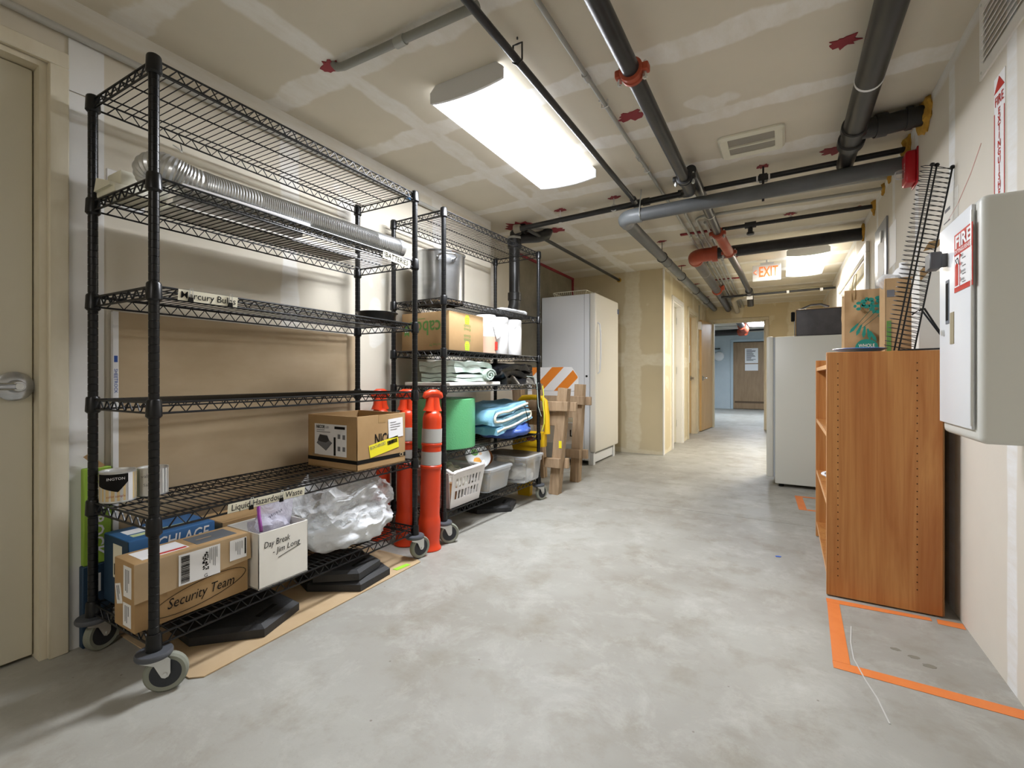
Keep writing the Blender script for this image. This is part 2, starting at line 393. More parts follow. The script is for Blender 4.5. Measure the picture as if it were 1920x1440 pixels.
# hall left wall with two door openings
HD = [(6.72, 7.42), (7.95, 8.78)]; HZ = 2.07
mb = MB(); y = YB+.12
for a, b in HD: mb.box(XH-.12, XH, y, a, 0, H).box(XH-.12, XH, a, b, HZ, H); y = b
mb.box(XH-.12, XH, y, YE+.12, 0, H); struct('wall_hall', mb, M_hall, 'stained cream drywall wall of the corridor with two doors', 'wall')
EX0, EX1, EZ = -1.20, -.285, 2.08
struct('wall_end', MB().box(XH-.12, EX0, YE, YE+.12, 0, H).box(EX0, EX1, YE, YE+.12, EZ, H).box(EX1, XR, YE, YE+.12, 0, H), M_hall, 'cream drywall wall with open doorway at the corridor end', 'wall')
RY0, RY1, RZ = 5.0, 7.25, 2.06
struct('wall_right', MB().box(XR, XR+.12, YN, RY0, 0, H).box(XR, XR+.12, RY0, RY1, RZ, H).box(XR, XR+.12, RY1, YE+.12, 0, H), M_wallr,
       'taped cream drywall wall on the right with the extinguisher cabinet', 'wall')
struct('wall_back', MB().box(XA-.2, XR+.12, YN-.12, YN, 0, H), M_wallr, 'plain drywall wall behind the viewer', 'wall')
struct('wall_far_room', MB().box(-3.2, -1.36, YF, YF+.1, 0, H).box(-1.36, -.4, YF, YF+.1, 2.1, H).box(-.4, 1.6, YF, YF+.1, 0, H).box(-3.2, -3.1, YE+.12, YF, 0, H).box(1.5, 1.6, YE+.12, YF, 0, H)
       .box(-3.2, XH-.12, YE+.11, YE+.2, 0, H).box(XR, 1.6, YE+.11, YE+.2, 0, H), M_far, 'pale blue painted wall of the room beyond the doorway', 'wall')
# casings
def casing(name, ya, yb, z, x, w, t, sgn, m, label):
    mb = MB(); xo = x+sgn*t
    for a, b in ((ya-w, ya), (yb, yb+w)): mb.bbox(min(x, xo), max(x, xo), a, b, 0, z, .004, 1)
    mb.bbox(min(x, xo), max(x, xo), ya-w, yb+w, z, z+w, .004, 1)
    xi = x-sgn*.12
    for a, b in ((ya, ya+.02), (yb-.02, yb)): mb.box(min(x, xi), max(x, xi), a, b, 0, z-.02)
    mb.box(min(x, xi), max(x, xi), ya, yb, z-.02, z-.0005)
    return struct(name, mb, m, label, 'door frame')
casing('trim_1', DY0, DY1, DZ, XL, .055, .022, 1, M_casing, 'nail-marked cream wood frame of the nearest left door')
casing('trim_2', HD[0][0], HD[0][1], HZ, XH, .06, .02, 1, M_trimw, 'pale frame of the first corridor door past the refrigerator')
casing('trim_3', HD[1][0], HD[1][1], HZ, XH, .06, .02, 1, M_casing, 'cream frame of the second corridor door with posted papers')
casing('trim_4', RY0, RY1, RZ, XR, .09, .025, -1, M_trimw, 'white frame of the wide opening in the right wall')
mb = MB()
for a, b in ((EX0-.06, EX0), (EX1, EX1+.06)): mb.bbox(a, b, YE-.02, YE, 0, EZ, .004, 1)
mb.bbox(EX0-.06, EX1+.06, YE-.02, YE, EZ, EZ+.06, .004, 1); mb.box(EX0, EX0+.02, YE, YE+.12, 0, EZ).box(EX1-.02, EX1, YE, YE+.12, 0, EZ).box(EX0, EX1, YE, YE+.12, EZ-.02, EZ)
struct('trim_5', mb, M_casing, 'cream frame of the open doorway at the corridor end', 'door frame')
struct('trim_6', MB().bbox(XH-.002, XH+.012, YB-.012, YB+.06, 0, H, .004, 1), M_trimw, 'white corner bead where the alcove meets the corridor', 'corner trim')
# doors
def lever(parent, base, c, nrm, dirv, k=1.0, m=M_steel):
    c, n, d = Vector(c), Vector(nrm).normalized(), Vector(dirv).normalized()
    o = link('lever_handle', MB().lathe([(.046*k, 0), (.046*k, .006), (.04*k, .011), (.02*k, .013), (.02*k, .03), (.017*k, .05), (.015*k, .056)], 28, c, n), m, base, parent)
    link('lever', MB().tube([c+n*.045, c+n*.05+d*.02, c+n*.052+d*.06*k, c+n*.05+d*.115*k], [.013*k, .012*k, .011*k, .01*k], 10), m, base, o)
    link('keyhole', MB().lathe([(.01*k, .055), (.01*k, .062), (.003, .0625)], 14, c, n), M_zinc, base, o); return o
def door(name, mb, m, base, label): return tag(link(name, mb, m, base), label, 'door', None, 'structure')
b0 = (XL-.05, .15, 0); d1 = door('door_1', MB().bbox(XL-.095, XL-.05, DY0+.023, DY1-.023, .012, DZ-.023, .003, 1), M_cream, b0, 'cream painted door with steel lever nearest on the left')
lever(d1, b0, (XL-.05, .535, .968), (1, 0, 0), (0, -1, 0), 1.1)
for k, (ya, yb) in enumerate(HD):
    b0 = (XH-.08, (ya+yb)/2, 0)
    dd = door('door_%d' % (k+2), MB().bbox(XH-.12, XH-.08, ya+.022, yb-.022, .012, HZ-.022, .003, 1), M_cream if k == 0 else M_door, b0,
              ('cream corridor door just past the refrigerator alcove', 'tan veneer corridor door with two posted papers')[k])
    lever(dd, b0, (XH-.08, (ya+.1 if k == 0 else yb-.09), .98), (1, 0, 0), (0, 1 if k == 0 else -1, 0))
    for z in (.25, 1.05, 1.8): link('hinge', MB().box(XH-.078, XH-.07, (yb-.035 if k == 0 else ya+.02), (yb-.02 if k == 0 else ya+.035), z, z+.1), M_zinc, b0, dd)
    if k == 1:
        link('posted_paper', rect((XH-.0798, ya+.3, 1.52), (0, 1, 0), (0, 0, 1), .21, .5, .001), M_white, b0, dd)
        link('posted_paper', rect((XH-.0798, ya+.58, 1.4), (0, 1, 0), (0, 0, 1), .18, .3, .001), M_white, b0, dd)
# open leaf at the corridor end, hinged on the left jamb and swung towards the viewer
b0 = (EX0-.01, YE-.03, 0); M = Matrix.Translation((EX0-.005, YE-.045, 0)) @ Matrix.Rotation(math.radians(-95), 4, 'Z')
d4 = door('door_4', MB(M).bbox(0, .88, -.04, 0, .012, EZ-.03, .003, 1), M_door, b0, 'tan veneer door standing open at the corridor end')
lever(d4, b0, M @ Vector((.8, 0, .98)), M.to_3x3() @ Vector((0, 1, 0)), M.to_3x3() @ Vector((-1, 0, 0)))
b0 = (-.88, YF, 0); d5 = door('door_5', MB().bbox(-1.34, -.42, YF-.01, YF+.04, .012, 2.08, .003, 1), M_doord, b0, 'worn brown door with a map poster in the far room')
link('map_poster', rect((-.83, YF-.011, 1.66), (1, 0, 0), (0, 0, 1), .36, .46, .002), M_white, b0, d5)
link('map_print', lines((-.83, YF-.0135, 1.68), (1, 0, 0), (0, 0, 1), .28, .36, 12, .6), M_inkg, b0, d5)
link('notice', rect((-.83, YF-.011, 1.3), (1, 0, 0), (0, 0, 1), .36, .2, .002), M_white, b0, d5)
link('scuff', MB().box(-1.3, -.46, YF-.0105, YF-.009, .19, .25), mat('scuff_mark', '5f4c38', .8), b0, d5)
struct('trim_7', MB().bbox(-1.42, -1.34, YF-.03, YF+.02, 0, 2.1, .004, 1).bbox(-.42, -.34, YF-.03, YF+.02, 0, 2.1, .004, 1).bbox(-1.42, -.34, YF-.03, YF+.02, 2.1, 2.18, .004, 1), mat('far_trim', 'b4c3cb', .6), 'pale blue frame of the brown far door', 'door frame')
# right wall opening: glazed sidelight and door leaf
b0 = (XR+.08, 5.9, 0)
d6 = door('door_6', MB().bbox(XR+.07, XR+.11, 5.72, RY1-.022, .012, RZ-.022, .003, 1), M_cream, b0, 'cream door inside the white-framed opening on the right')
lever(d6, b0, (XR+.07, 5.82, .98), (-1, 0, 0), (0, 1, 0))
b0 = (XR+.08, 5.35, 0)
w1 = tag(link('window_1', MB().box(XR+.06, XR+.11, RY0+.02, RY0+.08, 0, RZ-.02).box(XR+.06, XR+.11, 5.64, 5.719, 0, RZ-.02).box(XR+.06, XR+.11, RY0+.08, 5.64, 0, .3).box(XR+.06, XR+.11, RY0+.08, 5.64, RZ-.1, RZ-.02), M_casing, b0),
         'tall sidelight window frame in the right wall opening', 'window', None, 'structure')
link('pane', MB().box(XR+.082, XR+.088, RY0+.08, 5.64, .3, RZ-.1), M_glass, b0, w1)
struct('wall_right_room', MB().box(XR+1.2, XR+1.3, RY0-.8, RY1+.8, 0, H).box(XR+.12, XR+1.2, RY0-.9, RY0-.8, 0, H).box(XR+.12, XR+1.2, RY1+.8, RY1+.9, 0, H), M_hall, 'cream wall of the room seen through the sidelight', 'wall')

# ================================================================= ceiling fixtures
def fixture(x0, x1, y0, y1, lens, label, drop=.092):
    t = Thing('ceiling_light', ((x0+x1)/2, (y0+y1)/2, H), label, 'ceiling light'); w = x1-x0; xc = (x0+x1)/2
    t.p('housing', MB().box(x0+.03, x1-.03, y0+.02, y1-.02, H-.03, H-.001), M_fixt)
    pr = [(-w/2+w*i/12, -drop+.016*abs(i/6-1)**2.2) for i in range(13)]; n = len(pr)
    t.p('diffuser', MB().add([(xc+a, y, H+b) for y in (y0+.012, y1-.012) for a, b in pr], [(i, i+1, n+i+1, n+i) for i in range(n-1)]), lens)
    for k in (-1, 1): t.p('side_rail', MB().prism([(k*(w/2-.03), -.001), (k*w/2, -.03), (k*w/2, -drop+.014), (k*(w/2-.004), -drop+.014), (k*(w/2-.004), -.03), (k*(w/2-.034), -.001)], (xc, y0+.012, H), (1, 0, 0), (0, 0, 1), (0, y1-y0-.024, 0)), M_rail)
    cap = [(-w/2+.03, -.001), (-w/2-.003, -.03)]+[(a*1.01, b-.004) for a, b in pr]+[(w/2+.003, -.03), (w/2-.03, -.001)]
    for y in (y0, y1-.012): t.p('end_cap', MB().prism(cap, (xc, y, H), (1, 0, 0), (0, 0, 1), (0, .012, 0)), M_fixt)
    return t
fixture(-1.46, -1.06, 1.74, 2.93, M_lens, 'large bright wraparound ceiling light above the wire racks')
fixture(.04, .43, 5.86, 7.08, M_lens2, 'smaller-looking ceiling light beside the exit sign')
fixture(-.75, -.3, 12.2, 13.6, M_lens3, 'cool ceiling light in the room beyond the doorway')
fixture(-.75, -.35, -2.0, -.8, M_lens_fill, 'added unseen fill light behind the viewer')  # unseen fixture, added to fill the faces turned towards the camera
# ceiling exhaust grille
t = Thing('exhaust_grille', (-.157, 3.09, H), 'almond plastic exhaust fan grille set in the ceiling', 'vent')
fr = MB(); x0, x1, y0, y1 = -.33, .012, 2.945, 3.225
o_ = [(x0, y0), (x1, y0), (x1, y1), (x0, y1)]
def ring(mb, a, za, b, zb):
    mb.add([(p[0], p[1], za) for p in a]+[(p[0], p[1], zb) for p in b], [(i, (i+1) % len(a), len(a)+(i+1) % len(a), len(a)+i) for i in range(len(a))])
def rrect(x0, x1, y0, y1, r, n=5):
    pts = []
    for cx_, cy_, a in ((x1-r, y1-r, 0), (x0+r, y1-r, PI/2), (x0+r, y0+r, PI), (x1-r, y0+r, 1.5*PI)):
        pts += [(cx_+r*math.cos(a+PI/2*i/n), cy_+r*math.sin(a+PI/2*i/n)) for i in range(n+1)]
    return pts
R0, R1, R2 = rrect(x0, x1, y0, y1, .03), rrect(x0+.012, x1-.012, y0+.012, y1-.012, .025), rrect(x0+.05, x1-.05, y0+.035, y1-.035, .012)
ring(fr, R0, H-.001, R0, H-.012); ring(fr, R0, H-.012, R1, H-.028); ring(fr, R1, H-.028, R2, H-.016); ring(fr, R2, H-.016, R2, H-.002)
t.p('frame', fr, M_vent); t.p('mesh_insert', MB().box(x0+.045, x1-.045, y0+.03, y1-.03, H-.012, H-.002), M_ventd)
t.p('bar', MB().box(x0+.05, x1-.05, 3.078, 3.09, H-.022, H-.008), M_vent)
# louvred grille, right wall top
t = Thing('wall_grille', (XR, 2.05, 2.23), 'white louvred return-air grille high on the right wall', 'vent')
t.p('frame', MB().box(XR-.006, XR, 1.7, 2.35, 2.087, 2.13).box(XR-.006, XR, 1.7, 2.35, 2.335, 2.375).box(XR-.006, XR, 2.31, 2.35, 2.13, 2.335).box(XR-.006, XR, 1.7, 1.74, 2.13, 2.335), M_trimw)
for i in range(8): t.p('slat', MB().prism([(0, 0), (.003, 0), (.014, .018), (.011, .018)], (XR-.013, 1.74, 2.135+i*.0245), (1, 0, 0), (0, 0, 1), (0, .57, 0)), M_trimw)
for y in (1.75, 2.33): 
    for z in (2.108, 2.355): t.p('screw', MB().lathe([(.005, 0), (.004, .002)], 10, (XR-.006, y, z), (-1, 0, 0)), M_zinc)

# ================================================================= pipes under the ceiling
def splat(x, y, r=.05, seed=1, wall=None, name='sealant'):
    rnd = random.Random(seed); n = 22; poly = []
    for i in range(n):
        k = r*(.55+.6*rnd.random()); poly.append((k*math.cos(2*PI*i/n), k*math.sin(2*PI*i/n)*.75))
    link(name, MB().prism(poly, (x, y, H-.004), (1, 0, 0), (0, 1, 0), (0, 0, .0035)), M_fire, (0, 0, 0), ce)
def collar(mb, p, ax, r, w, n=20): mb.lathe([(r, -w/2), (r, w/2)], n, p, ax); return mb
def coupling(t, p, ax, r, name='coupling', m=M_orangec, w=.055):
    p, ax = Vector(p), Vector(ax).normalized(); side = ax.cross(Vector((0, 0, 1))).normalized()
    o = t.p(name, MB().lathe([(r*1.02, -w/2), (r*1.32, -w/2+.004), (r*1.32, -w*.2), (r*1.18, -w*.14), (r*1.18, w*.14), (r*1.32, w*.2), (r*1.32, w/2-.004), (r*1.02, w/2)], 24, p, ax), m)
    for s in (-1, 1):
        c = p+side*s*r*1.45
        t.p('lug', MB(Matrix.Translation(c)).bbox(-.017, .017, -.02, .02, -.016, .016, .006, 2), m, o)
        t.p('bolt', MB().cyl(c-Vector((0, 0, .045)), c+Vector((0, 0, .03)), .006, 8).cyl(c-Vector((0, 0, .04)), c-Vector((0, 0, .026)), .011, 6), M_zinc, o)
    return o
def hanger(t, p, r, m=M_zinc, parent=None, loop=True):
    x, y, z = p; mb = MB().cyl((x, y, z+r), (x, y, H-.002), .004, 6)
    if loop: mb.tube(arc((x, y, z), (1, 0, 0), (0, 0, 1), r+.003, 0, 2*PI, 16)[:-1], .004, 6, True)
    t.p('hanger', mb, m); splat(x, y, .05, int(abs(x*100)+abs(y*37)))
# 1 thin black pipe along the room
t = Thing('iron_pipe', (-.94, 1, 2.30), 'thin black pipe running between the big ceiling light and the thin conduit', 'pipe')
t.p('pipe', MB().cyl((-.937, YN, 2.30), (-.945, 3.47, 2.30), .0165, 14), M_pipek)
t.p('socket', MB().cyl((-.945, 3.39, 2.30), (-.945, 3.44, 2.30), .023, 14), M_pipek)
for y in (1.66, .0): t.p('hook_hanger', MB().tube([(-.937, y, 2.275), (-.915, y, 2.29), (-.915, y, 2.36), (-.937, y, 2.36), (-.957, y, 2.36), (-.957, y, 2.29), (-.937, y, 2.275)], .004, 6).cyl((-.937, y, 2.38), (-.937, y, H-.002), .004, 6), M_pipek)
# 2 thin conduit
t = Thing('conduit', (-.77, 1, 2.37), 'thin galvanised conduit running the length of the ceiling', 'conduit')
t.p('tube', MB().cyl((-.77, YN, 2.36), (-.765, 3.62, 2.36), .011, 10), M_emt)
t.p('tube', MB().cyl((-.765, 3.62, 2.36), (-.79, YE, 2.36), .011, 10), M_emt)
for y in (2.0, 2.9, .9): t.p('coupling', MB().cyl((-.769, y-.025, 2.36), (-.769, y+.025, 2.36), .0155, 10), M_emt)
for y in (2.25, 3.1, 1.3): t.p('strap', MB().tube([(-.80, y, H-.003), (-.783, y, H-.006), (-.785, y, 2.35), (-.768, y, 2.345), (-.752, y, 2.35), (-.754, y, H-.006)], .0035, 6), M_zinc)
splat(-.70, 2.46, .07, 5)
# 3 large black drain with orange coupling
t = Thing('drain_pipe', (-.53, 1, 2.25), 'black grooved steel pipe with an orange coupling near the ceiling light', 'pipe')
t.p('pipe', MB().cyl((-.532, YN, 2.25), (-.533, 3.06, 2.25), .035, 24), M_pipek)
coupling(t, (-.533, 1.90, 2.25), (0, 1, 0), .036)
coupling(t, (-.533, 3.08, 2.25), (0, 1, 0), .036, 'black_coupling', M_pipek)
t.p('elbow', MB().tube([(-.533, 3.1, 2.25), (-.533, 3.2, 2.25), (-.535, 3.28, 2.252), (-.545, 3.35, 2.262), (-.57, 3.42, 2.28), (-.60, 3.47, 2.298)], [.036, .04, .04, .036, .03, .028], 18), M_pipek)
t.p('pipe', MB().cyl((-.50, 3.1, 2.30), (-.505, 4.52, 2.30), .034, 20), M_pipek)
t.p('band', MB().cyl((-.503, 4.02, 2.30), (-.503, 4.04, 2.30), .037, 20), M_emt)
coupling(t, (-.505, 4.55, 2.29), (0, 1, 0), .036)
t.p('elbow', MB().tube([(-.505, 4.53, 2.30), (-.50, 4.62, 2.295), (-.485, 4.70, 2.27), (-.47, 4.76, 2.235), (-.455, 4.86, 2.215), (-.45, 4.97, 2.21)], .043, 18), M_orangec)
coupling(t, (-.45, 4.98, 2.21), (0, 1, 0), .036)
t.p('pipe', MB().tube([(-.45, 5.0, 2.21), (-.43, 6.3, 2.235), (-.42, 7.6, 2.25)], .034, 16), M_pipek)
t.p('end_valve', MB().cyl((-.42, 7.55, 2.25), (-.42, 7.85, 2.24), .05, 14).tube([(-.42, 7.8, 2.25), (-.42, 7.9, 2.2), (-.42, 7.95, 2.08)], .045, 14), M_abs)
t.p('tag', MB().box(-.46, -.38, 7.74, 7.75, 2.15, 2.24), M_white)
# 4 big ABS pipe on the right with branch into the wall
t = Thing('waste_pipe', (.327, 1, 2.3), 'fat black plastic waste pipe at right with a branch into the wall', 'pipe')
t.p('pipe', MB().cyl((.327, YN, 2.30), (.327, 3.16, 2.30), .053, 28), M_abs)
t.p('pipe', MB().cyl((.33, 3.16, 2.30), (.332, 3.52, 2.31), .045, 24), M_abs)
t.p('hub', MB().lathe([(.056, 0), (.062, .004), (.062, .05), (.056, .054)], 28, (.327, 2.97, 2.30), (0, 1, 0)), M_abs)
t.p('hub', MB().lathe([(.056, 0), (.064, .004), (.064, .06), (.05, .064)], 28, (.327, 3.13, 2.30), (0, 1, 0)), M_abs)
t.p('branch', MB().tube([(.33, 3.07, 2.31), (.38, 3.075, 2.315), (.43, 3.09, 2.32), (.49, 3.1, 2.325), (.56, 3.1, 2.33), (XR-.001, 3.1, 2.33)], .05, 20), M_abs)
t.p('branch_hub', MB().cyl((.42, 3.09, 2.322), (.47, 3.098, 2.325), .058, 22), M_abs)
t.p('branch_hub', MB().cyl((.55, 3.1, 2.33), (.575, 3.1, 2.33), .057, 22), M_abs)
t.p('white_band', MB().cyl((.327, 2.53, 2.30), (.327, 2.545, 2.30), .0545, 28), M_white)
t.p('foam_seal', blob((.02, .1, .085), (XR-.005, 3.1, 2.335), 40, None, 3, 3, .02, 25), M_foam)
splat(.22, 2.36, .06, 8); splat(.28, 3.46, .09, 9)
# 5 black cross pipe
ZB, YX = 2.31, 3.49
t = Thing('cross_pipe', (-.6, YX, ZB), 'long black pipe crossing the ceiling from the left wall to the right', 'pipe')
t.p('pipe', MB().cyl((-2.02, YX+.1, ZB-.005), (-.52, YX, ZB), .0215, 16), M_pipek)
t.p('pipe', MB().cyl((-.52, YX, ZB), (XR-.001, YX, ZB+.012), .0175, 16), M_pipek)
mb = MB()
for x in (-.95, -.62, -.88): mb.cyl((x-.025, YX+.03*(x < -.7), ZB), (x+.025, YX+.03*(x < -.7), ZB), .028, 16)
t.p('tee_fitting', mb, M_pipek)
t.p('reducer', MB().lathe([(.024, 0), (.034, .01), (.04, .06), (.03, .065)], 18, (-1.99, YX+.098, ZB), (-1, 0, 0)), mat('grimy_fitting', '8a8272', .7))
hanger(t, (-1.60, YX+.07, ZB), .022, M_white); hanger(t, (-1.13, YX+.03, ZB), .022)
t.p('hanger', MB().cyl((-.11, YX, ZB+.01), (-.11, YX, H-.002), .006, 8).bbox(-.135, -.085, YX-.025, YX+.025, ZB-.022, ZB+.024, .004, 1).box(-.117, -.103, YX-.03, YX-.022, ZB-.16, ZB), M_pipek); splat(-.11, YX, .045, 31)
t.p('clip', MB().cyl((-.15, YX, ZB), (-.14, YX, ZB), .022, 12).cyl((-.08, YX, ZB), (-.07, YX, ZB), .022, 12), M_white)
t.p('foam_seal', blob((.015, .06, .08), (XR-.004, YX, ZB+.02), 40, None, 3, 5, .02, 25), M_foam)
# 6 grey PVC pipe
YG, ZG = 3.43, 2.195
t = Thing('pvc_pipe', (-.5, YG, ZG), 'grey plastic pipe with a round elbow turning down the corridor', 'pipe')
t.p('pipe', MB().cyl((-.94, YG+.02, ZG), (XR-.001, YG+.03, ZG+.03), .047, 24), M_pvc)
t.p('elbow', MB().tube([(-.9, YG+.02, ZG)]+[(-.955-.085*math.sin(a), YG+.105-.085*math.cos(a), ZG) for a in [i*PI/16 for i in range(9)]]+[(-1.04, YG+.16, ZG)], .054, 24), mat('grey_pvc_elbow', '7b8084', .4))
t.p('pipe', MB().cyl((-1.04, YG+.15, ZG), (-1.17, YE-.001, 2.35), .047, 22), M_pvc)
for y in (5.2, 8.2): t.p('joint_ring', MB().cyl((-1.04-.13*(y-3.6)/6.4, y, ZG+.155*(y-3.6)/6.4), (-1.04-.13*(y-3.57)/6.4, y+.03, ZG+.155*(y-3.57)/6.4), .05, 22), M_pvc)
for y in (4.9, 6.1, 7.4, 8.7): 
    k = (y-3.6)/6.4; hanger(t, (-1.04-.13*k, y, ZG+.155*k), .049, M_pipek)
t.p('strap', MB().tube([(-.90, YG+.02, ZG-.05), (-.90, YG-.03, ZG-.02), (-.9, YG-.03, ZG+.03), (-.90, YG+.02, H-.01)], .004, 6), M_zinc)
# 7 vertical black stack by left wall
t = Thing('soil_stack', (-2.13, 3.72, 1.6), 'upright black plastic stack pipe beside the alcove', 'pipe')
t.p('pipe', MB().cyl((-2.13, 3.72, 1.72), (-2.13, 3.72, 2.24), .05, 26), M_abs)
t.p('hub', MB().lathe([(.056, 0), (.062, .004), (.062, .07), (.056, .074)], 26, (-2.13, 3.72, 1.70)), M_abs)
t.p('hub', MB().lathe([(.056, 0), (.064, .004), (.064, .08), (.056, .084)], 26, (-2.13, 3.72, 2.18)), M_abs)
t.p('top_bend', MB().tube([(-2.13, 3.72, 2.24), (-2.12, 3.72, 2.31), (-2.08, 3.73, 2.36), (-2.02, 3.74, 2.355)], .052, 22).tube([(-2.13, 3.72, 2.27), (-2.06, 3.80, 2.29), (-1.98, 3.9, 2.31), (-1.93, 3.97, 2.34), (-1.92, 3.99, H-.001)], .05, 20), M_abs)
t.p('elbow', MB().tube([(-2.13, 3.72, 1.73), (-2.13, 3.72, 1.66), (-2.15, 3.71, 1.60), (-2.21, 3.69, 1.56), (-2.32, 3.66, 1.55), (XA, 3.62, 1.55)], .054, 22), M_abs)
t.p('primer_smear', MB().lathe([(.0655, 0), (.0655, .02)], 26, (-2.13, 3.72, 2.262)), mat('pale_primer', 'a5a49b', .7))
splat(-2.09, 3.75, .17, 12); splat(-1.86, 4.02, .1, 14)
t = Thing('vent_pipe', (-1.9, 5, 2.3), 'thin black pipe sloping from the stack to the wall above the refrigerator', 'pipe')
t.p('pipe', MB().cyl((-1.96, 3.64, 2.31), (-1.89, YB-.001, 2.295), .017, 14), M_pipek)
t.p('flange', MB().cyl((-1.89, YB-.012, 2.295), (-1.89, YB-.002, 2.295), .03, 14), M_foam)
# 8 black cross branch
t = Thing('branch_pipe', (0, 4.62, 2.34), 'short black pipe with fittings crossing behind the grey conduits', 'pipe')
t.p('pipe', MB().cyl((-.47, 4.6, 2.335), (XR-.001, 4.64, 2.355), .017, 14), M_pipek)
t.p('tee_fitting', MB().cyl((-.29, 4.605, 2.338), (-.2, 4.61, 2.34), .028, 14).cyl((-.245, 4.608, 2.34), (-.245, 4.608, 2.27), .02, 12).cyl((-.245, 4.608, 2.275), (-.245, 4.608, 2.255), .03, 8), M_pipek)
hanger(t, (.06, 4.62, 2.345), .018); splat(.5, 4.75, .09, 21)
t.p('foam_seal', blob((.012, .05, .06), (XR-.004, 4.64, 2.36), 40, None, 3, 9, .015, 25), M_foam)
# 9 big dark cross pipe with red elbow running down the corridor
t = Thing('main_pipe', (-.2, 5.2, 2.28), 'heavy dark pipe with a red elbow turning down the corridor', 'pipe')
t.p('pipe', MB().cyl((-.66, 5.14, 2.255), (XR-.001, 5.22, 2.29), .056, 26), M_pipek)
t.p('elbow', MB().tube([(-.60, 5.14, 2.255)]+[(-.70-.1*math.sin(a), 5.24-.1*math.cos(a), 2.255) for a in [i*PI/16 for i in range(9)]]+[(-.80, 5.33, 2.255)], .068, 24), M_orangec)
t.p('clamp_ring', MB().cyl((-.62, 5.142, 2.255), (-.57, 5.145, 2.255), .078, 24), M_orangec)
t.p('clamp_ring', MB().cyl((-.80, 5.29, 2.255), (-.80, 5.33, 2.255), .074, 24), M_orangec)
t.p('pipe', MB().tube([(-.80, 5.3, 2.255), (-.84, 7.5, 2.285), (-.92, YE-.001, 2.33)], .054, 24), mat('scuffed_steel_pipe', '5c5a58', .5, .3, var='48474a', vs=9))
t.p('coupling', MB().cyl((-.838, 7.48, 2.285), (-.84, 7.54, 2.286), .07, 24), M_orangec); t.p('lug', MB().bbox(-.78, -.74, 7.48, 7.54, 2.28, 2.35, .008, 2), M_orangec)
t.p('band', MB().cyl((-.815, 6.1, 2.266), (-.815, 6.112, 2.266), .0555, 22), M_emt)
t.p('foam_seal', blob((.012, .075, .075), (XR-.004, 5.22, 2.30), 40, None, 3, 11, .015, 25), M_foam)
# 10 bundle of conduits along the corridor, two of which bend to the right wall
LAB = ['corridor conduit bending right to the wall, nearer the viewer', 'corridor conduit bending right to the wall, second behind', 'straight corridor conduit at the right of the bundle']
for i, (x, yb) in enumerate(((-.70, 4.0), (-.645, 4.22), (-.59, None))):
    t = Thing('conduit', (x, 6, 2.36), LAB[i], 'conduit')
    if yb:
        pts = [(XR-.001, yb+.03, 2.36), (x+.09, yb, 2.36)]+[(x+.09-.09*math.sin(a), yb+.09-.09*math.cos(a), 2.36) for a in [k*PI/12 for k in range(7)]]+[(x-.06, YE-.001, 2.355)]
    else: pts = [(x, 4.4, 2.36), (x-.06, YE-.001, 2.355)]
    t.p('tube', MB().tube(pts, .0125, 10), M_emt)
    if yb: t.p('foam_seal', blob((.01, .04, .045), (XR-.004, yb+.03, 2.36), 40, None, 3, 13+i, .012, 25), M_foam)
for y in (4.75, 5.9, 7.2):
    t = Thing('strut_channel', (-.66, y, 2.4), {4.75: 'red strut rail clamping the conduits before the red elbow', 5.9: 'red strut rail clamping the conduits beside the exit sign', 7.2: 'red strut rail clamping the conduits far along the corridor'}[y], 'bracket')
    t.p('rail', MB().bbox(-.86, -.44, y-.02, y+.02, H-.016, H-.001, .003, 1), M_fire)
    for x in (-.77, -.715, -.66, -.605): t.p('clamp', MB().box(x-.004, x+.018, y-.012, y+.012, 2.34, 2.382), M_zinc)
# 11 pipes near the corridor end
t = Thing('insulated_pipe', (0, 8.0, 2.27), 'pale insulated pipe crossing just before the corridor end', 'pipe')
t.p('pipe', MB().tube([(XR-.001, 8.2, 2.30), (-.45, 8.15, 2.28), (-.62, 8.25, 2.275), (-.70, 8.5, 2.275), (-.76, YE-.001, 2.27)], .04, 16), mat('pale_insulation', 'b9b2a0', .7))
t = Thing('sprinkler_pipe', (0, 7.7, 2.2), 'slim dark pipe with white clips crossing before the corridor end', 'pipe')
t.p('pipe', MB().cyl((-.80, 7.66, 2.2), (XR-.001, 7.8, 2.235), .016, 10), M_pipek)
for x in (-.5, .05, .45): t.p('clip', MB().cyl((x, 7.71, 2.212), (x+.03, 7.712, 2.213), .024, 10), M_white)
t = Thing('wall_conduit', (XL, 1.6, 2.245), 'grey conduit fixed along the left wall under the ceiling', 'conduit')
t.p('tube', MB().cyl((XL+.02, .3, 2.25), (XL+.02, 2.78, 2.245), .014, 10), mat('painted_conduit', 'b3b2ac', .5))
t.p('tape_wrap', MB().cyl((XL+.02, 2.42, 2.246), (XL+.02, 2.46, 2.246), .0155, 10), mat('blue_tape', '4f8fd0', .5))
t = Thing('stub_pipe', (-1.6, 1.1, 2.37), 'grey pipe stub entering the ceiling through red sealant at top left', 'pipe')
t.p('pipe', MB().tube([(-.96, 1.41, 2.355), (-1.66, 1.395, 2.358), (-1.70, 1.394, 2.366), (-1.72, 1.394, H-.001)], .017, 12), mat('grey_conduit', '8c8d87', .5, .3)); splat(-1.745, 1.395, .055, 41)
t.p('coupling', MB().cyl((-1.36, 1.405, 2.356), (-1.31, 1.404, 2.356), .021, 12), M_emt)
